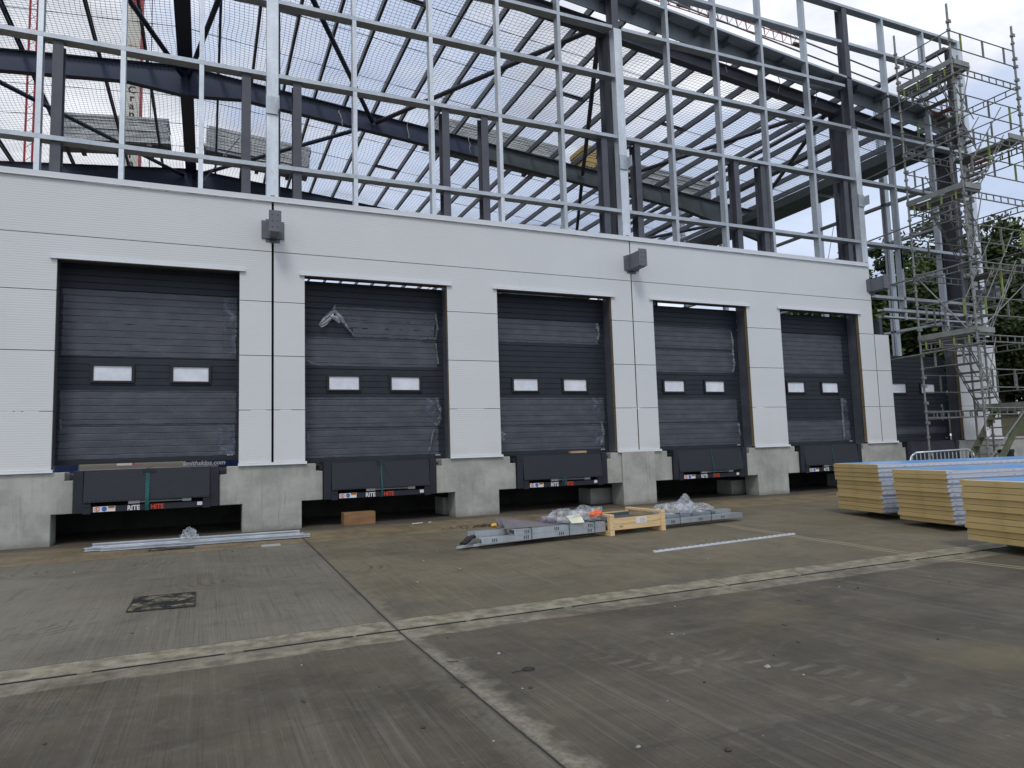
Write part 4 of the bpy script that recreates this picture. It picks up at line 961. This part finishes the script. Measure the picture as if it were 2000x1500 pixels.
# ------------------------------------------------------------------ pedestrian barrier
pb = thing('pedestrian_barrier', 'galvanised pedestrian barrier with rounded corners behind the stacked panels', 'barrier', (15.15, -3.0, -.03))
g = MB(); pts = [(-1.2, .18), (-1.2, .80), (-1.12, .98), (-.95, 1.06), (.95, 1.09), (1.12, 1.0), (1.2, .82), (1.2, .18)]
for a, b in zip(pts, pts[1:]): g.tube((a[0], 0, a[1]), (b[0], 0, b[1]), .020, 8)
g.tube((-1.2, 0, .18), (1.2, 0, .18), .016, 8); g.build('frame', 'galv_bright', pb, smooth=True)
for k in range(16): xb = -1.08+k*.144; g = MB(); g.tube((xb, 0, .18), (xb, 0, 1.04), .009, 6); g.build('upright', 'galv_bright', pb)
for s_ in (-.9, .9): g = MB(); g.tube((s_, -.28, .02), (s_, .28, .02), .016, 6); g.tube((s_, 0, .02), (s_, 0, .18), .014, 6); g.build('foot', 'galv', pb)
bn = thing('bucket', 'black plastic tub under the scaffold by the concrete wall', 'tub', (21.75, -.5, .0))
g = MB(); n = 16
for (r_, z_) in ((.17, .0), (.21, .75), (.225, .77), (.225, .84), (.19, .84), (.17, .3)): g.v += [(r_*math.cos(2*math.pi*k/n), r_*math.sin(2*math.pi*k/n), z_+.08) for k in range(n)]
for l in range(5):
    for k in range(n): a = l*n+k; b = l*n+(k+1) % n; g.f.append((a, b, b+n, a+n)); g.mi.append(0)
g.f.append(tuple(reversed(range(n)))); g.mi.append(0); g.f.append(tuple(5*n+k for k in range(n))); g.mi.append(0); g.build('tub', 'black', bn, smooth=False)
rw = MB(); rw.box(22.85, 60, 1.0, 1.3, -.3, 1.24); rw.box(22.85, 60, .96, 1.34, 1.24, 1.30); o = rw.build('concrete_wall', 'concrete'); tag(o, 'low grey concrete retaining wall beyond the building corner', 'wall')
fe = thing('mesh_fence', 'dark mesh boundary fence standing on the bank beyond the corner', 'fence', (24, 7, 2.25))
g = MB()
for k in range(180): g.box(k*.13, k*.13+.03, 0, .02, 0, 2.0)
for z_ in (.3, 1.7): g.box(0, 24, .021, .05, z_, z_+.05)
g.build('mesh', 'fence', fe)
for k in range(9): g = MB(); g.box(k*2.8, k*2.8+.07, .05, .12, -.3, 2.15); g.build('post', 'fence', fe)
ut = thing('utility_post', 'pale upright tube post in front of the mesh fence', 'post', (25.9, 3.0, 1.85)); g = MB(); g.tube((0, 0, 0), (0, 0, 1.8), .04, 8); g.tube((.25, 0, .4), (.25, 0, 1.8), .03, 8); g.build('tube', 'scaf', ut)

# ------------------------------------------------------------------ packs of sandwich panels
def pack(bl, ang, nl, wid, zb, ztop, which, skew, seed, length=9.0):
    rr = random.Random(seed); h = (ztop-zb)/nl; ca, sa = math.cos(R(ang)), math.sin(R(ang))
    ords = ['bottom', 'second', 'third', 'fourth', 'fifth', 'sixth', 'seventh', 'eighth', 'ninth', 'tenth', 'eleventh', 'twelfth']
    for k in range(nl):
        drop = skew*(1-k/(nl-1)); ox = rr.uniform(-.018, .018)+drop; oy = rr.uniform(-.014, .014)-drop*.25
        lab = ('topmost' if k == nl-1 else ('bottom' if k == 0 else ords[k]+' from the bottom'))+' panel of the '+which
        t_ = thing('insulated_panel', 'yellow cored insulated panel, '+lab if k < nl-1 else 'blue filmed insulated panel, '+lab, 'insulated panel', (bl[0]+ox*ca, bl[1]+oy-ox*sa, zb+k*h), -R(ang+rr.uniform(-.25, .25)), 'insulated panels stacked at the right')
        g = MB(); g.box(0, length, -wid+.012, -.012, .0036, h-.0036); g.build('foam_core', 'foamblk', t_)
        g = MB()
        for yy in (-wid, -.0109):
            s_ = -1 if yy == -wid else 1
            g.box(.002, length, min(yy, yy+.011), max(yy, yy+.011), .010, h*.45); g.box(.002, length, yy+(.0 if s_ > 0 else .004), yy+(.011 if s_ < 0 else .007), h*.45, h-.006)
            g.box(.002, length, yy-.006 if s_ < 0 else yy+.004, yy+.006 if s_ < 0 else yy+.0169, h*.30, h*.40)
        g.build('metal_edge', 'edgemetal', t_)
        g = MB(); g.box(.04, length, -wid+.006, -.006, h-.0035, h); g.box(.04, length, -wid+.006, -.006, 0, .0035)
        g.build('steel_facing', 'clad_trim', t_)
        if k == nl-1:
            g = MB(); g.add([(.22, -wid+.03, h+.003), (length, -wid+.03, h+.003), (length, -.03, h+.003), (.10, -.03, h+.003)], [(0, 1, 2, 3)]); g.build('blue_film', 'bluefilm', t_)
    for k, q in enumerate((.7, 2.8, 5.2, 7.6)):
        g = MB(); g.box(-.05, .05, -wid+.05, -.05, 0, zb-gz(bl[1]-wid/2)-.004); o = g.build('timber_bearer', 'scafdeck'); o.location = (bl[0]+q*ca, bl[1]-q*sa, gz(bl[1]-wid/2)+.002); o.rotation_euler = (0, 0, -R(ang))
        tag(o, ['first', 'second', 'third', 'fourth'][k]+' timber bearer from the cut end beneath the '+which, 'bearer', 'bearers under the '+which)
pack((10.3, -4.07), 13, 11, 1.26, .045, .93, 'farthest panel stack', .05, 1)
pack((9.76, -5.76), 10, 12, 1.13, .0, .86, 'middle panel stack', .08, 2)
pack((8.27, -7.95), 9, 10, 1.15, .0, .81, 'nearest panel stack', .05, 3)

# ------------------------------------------------------------------ bundles and crate on the ground
RB = 5.5
st_o = Vector((4.9, -4.28, gz(-4.2)))
def loc2(xl, yl, zl=0):
    c_, s_ = math.cos(R(RB)), math.sin(R(RB)); return (st_o.x+xl*c_-yl*s_, st_o.y+xl*s_+yl*c_, st_o.z+zl)
cr8 = thing('timber_crate', 'open pine crate with a white paper label, standing round the bundled rails', 'crate', tuple(st_o), R(RB))
g = MB()
for z_ in (.085, .185): g.box(.055, 1.135, -.022, -.002, z_, z_+.094)
g.build('front_board', 'pine', cr8, bevel=.003)
for xq in (0, 1.10):
    for yq in (-.045, .87): g = MB(); g.box(xq-.005, xq+.085, yq, yq+.075, 0, .30); g.build('corner_post', 'pine', cr8, bevel=.004)
    g = MB(); g.box(xq+.0, xq+.08, -.05, .95, .302, .345); g.build('top_bearer', 'pine', cr8, bevel=.004)
    g = MB(); g.box(xq+.002, xq+.078, .035, .865, .0, .075); g.build('bottom_bearer', 'pine', cr8, bevel=.004)
g = MB(); g.box(.055, 1.135, .95, .97, .085, .28); g.build('back_board', 'pine', cr8)
g = MB(); g.box(.56, .78, -.0245, -.0225, .165, .265); lb = g.build('paper_label', 'white', cr8)
g = MB(); rr = random.Random(3)
for r_ in range(5): 
    for q in range(5): 
        x0 = .645+q*.024; g.box(x0, x0+.024*rr.uniform(.3, .8), -.0252, -.0247, .178+r_*.016, .184+r_*.016)
g.build('label_print', 'steel_dark', lb)
g = MB()
for q in range(4): g.box(.21+q*.018, .216+q*.018, -.0235, -.0222, .13, .155)
g.box(.205, .275, -.0235, -.0222, .122, .126); g.build('stencil_mark', 'black', cr8)
g = MB(); g.box(.09, 1.09, .06, .84, .205, .225); g.box(.09, 1.09, .06, .072, .225, .275); g.box(.09, 1.09, .828, .84, .225, .275); o = g.build('steel_tray', MT['steel_green']); o.location = st_o; o.rotation_euler = (0, 0, R(RB))
tag(o, 'shallow dark green grey steel tray lying inside the pine crate', 'tray')
# the rails: layered channels
rl = ['lower front galvanised channel of the bundle left of the pine crate', 'upper front galvanised channel of the bundle left of the pine crate', 'lower back galvanised channel of the bundle left of the pine crate', 'upper back galvanised channel of the bundle left of the pine crate',
      'lower galvanised channel of the bundle right of the pine crate', 'upper galvanised channel of the bundle right of the pine crate']
def channel(name, label, x0, x1, y0, z0, wd=.16, h=.08, mat='galv'):
    g = MB(); g.cee((x0, y0, z0+h/2), (x1, y0, z0+h/2), wd, h, .006, .02, flip=True)
    t_ = thing(name, label, 'steel channel', tuple(st_o), R(RB), 'galvanised channels in the crate bundle'); g.build('channel', mat, t_)
    g = MB()
    xq = x0+.18
    while xq < x1-.1:
        for k in range(3): g.box(xq+k*.034, xq+.014+k*.034, y0-wd/2-.0014, y0-wd/2-.0004, z0+.014, z0+h-.014)
        xq += .55+(.1 if int(xq*7) % 2 else 0)
    g.build('slots', 'black', t_); return t_
for (x0, x1, y_, z_, L_) in ((-2.32, -.03, .13, .075, 0), (-1.75, -.03, .14, .158, 1), (-1.9, -.03, .42, .075, 2), (-1.6, -.03, .42, .158, 3)): channel('steel_channel', rl[L_], x0, x1, y_, z_)
for (x0, x1, y_, z_, L_) in ((1.22, 3.15, .13, .075, 4), (1.22, 3.10, .36, .135, 5)): channel('steel_channel', rl[L_], x0, x1, y_, z_)
for k, (x0, x1, y_, z_) in enumerate(((-2.62, -1.2, .30, .03), (-2.5, -1.0, .38, .03), (-2.4, -.9, .22, .06), (-2.45, -.8, .52, .05))):
    g = MB(); g.bar((x0, y_, z_), (x1, y_, z_+.02), .04, .03); o = g.build('steel_rail', 'galv_bright'); o.location = st_o; o.rotation_euler = (0, 0, R(RB+k*.8)); tag(o, ['longest thin bright rail at the left tip of the crate bundle', 'second longest thin bright rail at the left tip of the crate bundle', 'front thin rail raised on the others left of the crate', 'rearmost thin bright rail left of the pine crate'][k], 'steel rail', 'thin rails at the left end of the crate bundle')
g = MB(); g.box(-2.3, -1.75, .30, .58, .12, .135); g.box(-2.3, -1.75, .30, .315, .135, .24); g.box(-2.3, -1.75, .57, .58, .135, .22); o = g.build('steel_tray', 'galv'); o.location = st_o; o.rotation_euler = (0, 0, R(RB)); tag(o, 'short open galvanised tray at the left end of the crate bundle', 'tray')
g = MB()
for q in range(2): g.add([(-1.85, .08+q*.2, .26+.0*q), (-.85, .06+q*.2, .245), (-.85, .24+q*.2, .245), (-1.85, .27+q*.2, .28+.12), (-1.85, .08+q*.2, .25), (-.85, .06+q*.2, .235), (-.85, .24+q*.2, .235), (-1.85, .27+q*.2, .27+.12)], [(0, 1, 2, 3), (7, 6, 5, 4), (0, 3, 7, 4), (0, 4, 5, 1), (1, 5, 6, 2), (3, 2, 6, 7)])
o = g.build('folded_sheet', simple('brown_grey_coated_sheet', (.14, .125, .13), .4)); o.location = st_o; o.rotation_euler = (0, 0, R(RB-3)); tag(o, 'brown grey folded metal sheet tilted on top of the crate bundle', 'metal sheet')
g = MB(); P0 = [(-2.6, .12, .10), (-2.5, .18, .13), (-2.4, .3, .16), (-2.2, .4, .17)]
for a, b in zip(P0, P0[1:]): g.bar(a, b, .10, .03)
o = g.build('rubber_strip', 'black'); o.location = st_o; o.rotation_euler = (0, 0, R(RB)); tag(o, 'black rubber strip bent over the left end of the crate bundle', 'rubber strip')
STL = ['leftmost teal strap round the channel bundle', 'teal strap round the channels under the clear bags left of the crate', 'teal strap round the channels just left of the pine crate', 'teal strap round the channels just right of the pine crate', 'rightmost teal strap round the channel bundle']
for iq, xq in enumerate((-1.45, -.75, -.25, 1.6, 2.35)):
    g = MB(); y1_ = .52
    for a, b in (((xq, .045, .06), (xq, .045, .245)), ((xq, .045, .245), (xq+.03, y1_, .25)), ((xq+.03, y1_, .25), (xq+.03, y1_, .06))): g.bar(a, b, .014, .004, (1, 0, 0))
    o = g.build('binding_strap', 'strap'); o.location = st_o; o.rotation_euler = (0, 0, R(RB)); tag(o, STL[iq], 'strap', 'straps round the channel bundle')
def bag(xl, yl, zl, size, seed, label, name='plastic_bag', **k):
    o = blob(name, 'bag', None, loc2(xl, yl, zl), size, .32, 2.0, 4, seed, False, **k); o.data.materials[0] = MT['bag']; tag(o, label, 'plastic bag'); return o
bag(-.62, .30, .33, (.34, .22, .125), 1, 'crumpled clear bag with cream card inside, on the bundle left of the crate')
bag(-.22, .32, .34, (.30, .22, .135), 2, 'crumpled clear bag with an orange piece inside, against the left of the crate')
bag(1.62, .32, .30, (.34, .23, .12), 3, 'crumpled clear bag on the channels just right of the crate', point=0.0)
bag(2.0, .34, .31, (.16, .15, .16), 4, 'peaked clear bag standing up between the two right hand bags', point=.07)
bag(2.35, .36, .27, (.28, .22, .095), 5, 'flat crumpled clear bag farthest right on the channels')
g = MB(); g.add([(0, 0, 0), (.22, -.02, .0), (.20, .08, .13), (-.04, .1, .11), (.0, .01, -.01), (.22, -.01, -.01), (.20, .09, .12), (-.04, .11, .10)], [(0, 1, 2, 3), (7, 6, 5, 4), (0, 3, 7, 4), (1, 5, 6, 2), (0, 4, 5, 1), (3, 2, 6, 7)]); o = g.build('card_packet', 'cream'); o.location = loc2(-.70, .04, .26); tag(o, 'cream card packet showing at the front of the left hand bag', 'packet')
o = blob('orange_fitting', 'orange', None, loc2(-.16, .12, .36), (.12, .06, .07), .25, 2.5, 3, 9); tag(o, 'bright orange plastic piece showing through the clear bag', 'plastic part')
g = MB(); n = 18
for k in range(n): pass
g.tube((0, 0, 0), (.28, .05, 0), .06, 14); o = g.build('film_roll', simple('grey_film_roll', (.25, .22, .25), .5), smooth=False); o.location = loc2(-1.05, .42, .31); tag(o, 'grey rolled film lying behind the left hand bag', 'roll')
# left bundle
lb0 = Vector((-2.94, -1.22, 0.0)); an = math.atan2(-.27, 3.36)
for k, (yy, zz_, x0, ln) in enumerate(((0, .005, 0, 3.36), (.10, .005, .05, 3.3), (.05, .062, .1, 3.18), (-.085, .004, .25, 3.2))):
    g = MB(); g.cee((x0, yy, zz_+.027), (x0+ln, yy, zz_+.027), .08, .054, .005, .012); o = g.build('door_track', 'galv_bright'); o.location = lb0; o.rotation_euler = (0, 0, an)
    tag(o, ['bright galvanised track, front lower one of the bundle by the leftmost dock', 'bright galvanised track, back lower one of the bundle by the leftmost dock', 'bright galvanised track lying on top of the bundle by the leftmost dock', 'bright galvanised track set slightly forward of the bundle by the leftmost dock'][k], 'door track', 'door tracks by the leftmost dock')
o = blob('plastic_wrap', 'bag', None, (-1.42, -1.36, .13), (.12, .10, .08), .5, 3, 4, 7, True, point=.06); tag(o, 'small crumpled clear wrap on top of the tracks by the leftmost dock', 'plastic wrap')
# slotted strip
g = MB(); a_, b_ = Vector((4.60, -5.96, gz(-5.96)+.012)), Vector((7.46, -5.72, gz(-5.72)+.012)); g.bar(a_, b_, .055, .022)
ss = thing('slotted_strip', 'long white slotted galvanised strip alone on the concrete in front of the crate', 'metal strip', tuple(a_)); g.v = [tuple(Vector(v)-a_) for v in g.v]; g.build('strip', simple('white_galvanised', (.72, .76, .82), .35, .2), ss)
g = MB(); d_ = (b_-a_); n = 26
for k in range(n):
    p_ = d_*((k+.3)/n); q_ = d_*((k+.72)/n); g.bar(p_+Vector((0, 0, .0095)), q_+Vector((0, 0, .0095)), .016, .006)
g.build('slot', 'black', ss)
# cardboard
cb = thing('cardboard_box', 'brown cardboard box standing in front of the second dock', 'box', (1.655, .02, 0.0), R(1.5))
g = MB(); g.box(-.315, .315, -.12, .18, 0, .245); g.build('carton', 'card', cb, bevel=.004)
g = MB(); g.box(-.316, .316, .026, .034, .2455, .2465); g.box(-.3155, .3155, -.1215, -.1205, .175, .176); g.build('seam', 'cardtape', cb)
g = MB(); g.box(0, .42, 0, .12, 0, .05); o = g.build('card_strip', 'cardtape', bevel=.004); o.location = (6.62, .08, 1.27); tag(o, 'tan card strip lying on the third dock leveller against the door', 'card strip')
# covers in the ground
def cover(name, pts, label, mat, frame=True):
    z_ = gz(sum(p[1] for p in pts)/4)+.003; cx = sum(p[0] for p in pts)/4; cy = sum(p[1] for p in pts)/4
    t_ = thing(name, label, 'cover', (cx, cy, z_)); P_ = [(p[0]-cx, p[1]-cy) for p in pts]
    g = MB(); g.v = [(q[0], q[1], .005) for q in P_]+[(q[0], q[1], -.02) for q in P_]; g.f = [(0, 1, 2, 3), (0, 4, 5, 1), (1, 5, 6, 2), (2, 6, 7, 3), (3, 7, 4, 0)]; g.mi = [0]*5; g.build('plate', mat, t_)
    if frame:
        g = MB()
        for k in range(4): a, b = Vector((*P_[k], .004)), Vector((*P_[(k+1) % 4], .004)); g.bar(a*1.02, b*1.02, .011, .010)
        g.build('frame', 'iron', t_)
cover('manhole_cover', [(-1.89, -6.17), (-1.28, -6.23), (-1.28, -5.46), (-1.88, -5.41)], 'muddy iron manhole cover in the grey slab in front of the leftmost dock', 'manhole', True)
cover('manhole_cover', [(-1.99, -1.78), (-1.36, -1.78), (-1.36, -1.42), (-1.99, -1.42)], 'dark iron cover half under the tracks by the leftmost dock', 'manhole')
cover('stopcock_cover', [(-.36, -2.30), (-.06, -2.28), (-.06, -2.06), (-.34, -2.06)], 'small pale square cover in the sandy strip by the leftmost joint', simple('pale_cover', (.36, .36, .33), .7), False)
# small litter
rr = random.Random(21)
o = None
g = MB(); n = 18; P_ = [(.06*math.cos(6.0*k/n+.3)+.0, .045*math.sin(6.0*k/n+.3), .008) for k in range(n)]+[(-.02, -.01, .008), (-.18, -.03, .012)]
for a, b in zip(P_, P_[1:]): g.tube(tuple(v*.75 for v in a), tuple(v*.75 for v in b), .0028, 5)
o = g.build('cable_tie', 'black'); o.location = (.87, -9.76, gz(-9.76)); tag(o, 'black looped cable tie on the wet foreground concrete', 'cable tie')
sp = [(2.26, -10.55, .022, 'light'), (1.15, -11.45, .018, 'pale'), (2.9, -12.0, .013, ''), (2.9, -10.2, .012, '')]
for k in range(64):
    if k < 4: sx_, sy_, s_, _ = sp[k]
    else: sx_, sy_, s_ = rr.uniform(-3, 6.5), rr.choice((rr.uniform(-12.5, -8.6), rr.uniform(-12, -8.6), rr.uniform(-7.6, -2.5))), rr.choice((.006, .008, .010, .014))
    if sx_ > 8 and sy_ > -9: continue
    o = blob('pebble', 'stone' if rr.random() < .55 else 'twig', None, (sx_, sy_, gz(sy_)+s_*.35), (s_, s_*rr.uniform(.6, 1), s_*.6), .3, 2, 2, k, False)
    tag(o, 'small loose stone chip lying on the yard concrete', 'pebble', 'stone chips scattered over the yard')
for k in range(10):
    sx_, sy_ = rr.uniform(-1.0, 5.5), rr.uniform(-12.3, -8.8); a_ = rr.uniform(0, 3.1); L_ = rr.uniform(.02, .09)
    g = MB(); g.bar((0, 0, .004), (L_*math.cos(a_), L_*math.sin(a_), .005), .005, .005); o = g.build('twig', 'twig'); o.location = (sx_, sy_, gz(sy_)); tag(o, 'thin dark twig lying on the foreground concrete', 'twig', 'twigs on the foreground concrete')
g = MB()
for k in range(260):
    sx_, sy_ = rr.gauss(3.9, .42), rr.gauss(-1.95, .10); a_ = rr.uniform(0, 3.1); L_ = rr.uniform(.02, .10); g.bar((sx_, sy_, gz(sy_)+.006+rr.random()*.02), (sx_+L_*math.cos(a_), sy_+L_*math.sin(a_), gz(sy_)+.006+rr.random()*.02), .008, .006)
o = g.build('leaf_litter', 'twig'); tag(o, 'drift of dry twigs and leaf litter at the foot of the third plinth', 'litter', kind='stuff')
o = blob('foam_scrap', 'gold', None, (3.72, -2.15, .02), (.06, .04, .035), .3, 2, 2, 3); tag(o, 'yellow foam scrap beside the twig litter left of the bundle', 'foam scrap')
for (sx_, sy_, L_) in ((2.55, -.75, .22), (2.9, -.72, .05)):
    g = MB(); g.bar((0, 0, .01), (L_, .02, .012), .02, .012); o = g.build('offcut', 'white'); o.location = (sx_, sy_, gz(sy_)); tag(o, 'small white offcut on the ground before the second dock', 'offcut', 'white offcuts before the second dock')

# ------------------------------------------------------------------ trees behind the right-hand corner
def tree(x_, y_, h, rad, seed, label, mat, nleaf=15000, zb=.0):
    rg = np.random.default_rng(seed); rr = random.Random(seed); t_ = thing('tree', label, 'tree', (x_, y_, zb), 0, 'trees beyond the corner')
    g = MB(); tips = []
    def limb(a, d, L, r, dep):
        n = 4; pts = [a]
        for k in range(n): d = (d+Vector((rr.uniform(-.15, .15), rr.uniform(-.15, .15), rr.uniform(-.02, .12)))).normalized(); pts.append(pts[-1]+d*L/n)
        for k in range(n):
            r0, r1 = r*(1-k/n*.55), r*(1-(k+1)/n*.55); a_, b_ = pts[k], pts[k+1]; dd = (b_-a_).normalized(); sv_ = dd.cross(Vector((.3, .9, .1))).normalized(); uv_ = sv_.cross(dd); o = len(g.v); m_ = 6
            for (P__, rq) in ((a_, r0), (b_, r1)): g.v += [tuple(P__+sv_*rq*math.cos(2*math.pi*q/m_)+uv_*rq*math.sin(2*math.pi*q/m_)) for q in range(m_)]
            for q in range(m_): g.f.append((o+q, o+(q+1) % m_, o+m_+(q+1) % m_, o+m_+q)); g.mi.append(0)
        if dep == 0: tips.extend(pts[1:]); return
        for k in range(rr.randint(3, 4)):
            ang = rr.uniform(0, 6.28); tilt = rr.uniform(.5, 1.05); nd = (d*math.cos(tilt)+Vector((math.cos(ang), math.sin(ang), .15))*math.sin(tilt)).normalized()
            limb(pts[rr.randint(2, n)], nd, L*rr.uniform(.55, .75), r*.5, dep-1)
        limb(pts[-1], d, L*.7, r*.5, dep-1)
    limb(Vector((0, 0, 0)), Vector((0, 0, 1)), h*.36, .28, 3)
    g.build('trunk', 'bark', t_)
    # clumps over an uneven crown
    tp = np.array([tuple(v) for v in tips]); nc = 130
    u = rg.normal(size=(nc, 3)); u /= np.linalg.norm(u, axis=1)[:, None]; rad_ = rg.uniform(.35, 1.0, (nc, 1))
    cc = u*rad_*np.array([rad, rad, h*.46])*(1+.22*np.sin(u[:, :1]*5+seed)+.18*np.cos(u[:, 2:]*7+seed))+np.array([0, 0, h*.56])
    cc = cc[cc[:, 2] > h*.08]; cc = np.vstack([cc, tp[rg.integers(0, len(tp), 40)]]); cs = rg.uniform(.45, 1.25, len(cc))
    idx = rg.integers(0, len(cc), nleaf); off = rg.normal(size=(nleaf, 3)); off /= np.linalg.norm(off, axis=1)[:, None]; off *= (rg.random((nleaf, 1))**.5)
    P_ = cc[idx]+off*cs[idx][:, None]*np.array([1, 1, .75])
    a = rg.normal(size=(nleaf, 3)); a[:, 2] *= .6; a /= np.linalg.norm(a, axis=1)[:, None]; b = np.cross(a, rg.normal(size=(nleaf, 3))); b /= np.linalg.norm(b, axis=1)[:, None]
    s_ = rg.uniform(.08, .19, (nleaf, 1)); V = np.stack([P_-a*s_, P_-b*s_*.5+a*s_*.1, P_+a*s_, P_+b*s_*.5+a*s_*.1], 1).reshape(-1, 3)
    me = bpy.data.meshes.new('crown'); me.vertices.add(len(V)); me.vertices.foreach_set('co', V.ravel()); me.loops.add(nleaf*4); me.loops.foreach_set('vertex_index', np.arange(nleaf*4)); me.polygons.add(nleaf)
    me.polygons.foreach_set('loop_start', np.arange(nleaf)*4); me.update(calc_edges=True); me.materials.append(MT[mat]); o = bpy.data.objects.new('crown', me); COL.objects.link(o); o.parent = t_
tl = [(30.5, 9.5, 8.3, 3.6, 'leaf2', 'low olive tree seen between the posts right of the cladding'), (35, 11, 10.5, 4.2, 'leaf1', 'dark tree directly behind the far scaffold standard'),
      (39, 9.5, 11.5, 4.2, 'leaf1', 'tall dark tree behind the corner column'), (37, 5.5, 10.8, 3.8, 'leaf2', 'olive tree behind the scaffold stairs'),
      (40.5, 4.5, 13.2, 3.7, 'leaf2', 'tallest tree at the right edge of the photo'), (44, 13, 11.8, 4.8, 'leaf1', 'broad dark tree farthest back beyond the corner'),
      (33.5, 6.5, 7.2, 3.4, 'leaf1', 'low dark tree behind the mesh fence'), (44, 6.5, 12.2, 4.0, 'leaf1', 'dark tree filling the gap at the right edge'), (29, 13.5, 7.0, 3.2, 'leaf1', 'small dark tree just visible past the jamb posts'), (39, 7.0, 5.5, 4.6, 'leaf1', 'low spreading dark tree behind the mesh fence posts'), (45, 2.5, 9.5, 4.4, 'leaf1', 'dark tree lowest at the right edge, behind the scaffold rails')]
for k, (x_, y_, h, r_, mt, lb_) in enumerate(tl): tree(x_, y_, h, r_, 100+k, lb_, mt, 30000, 1.8)
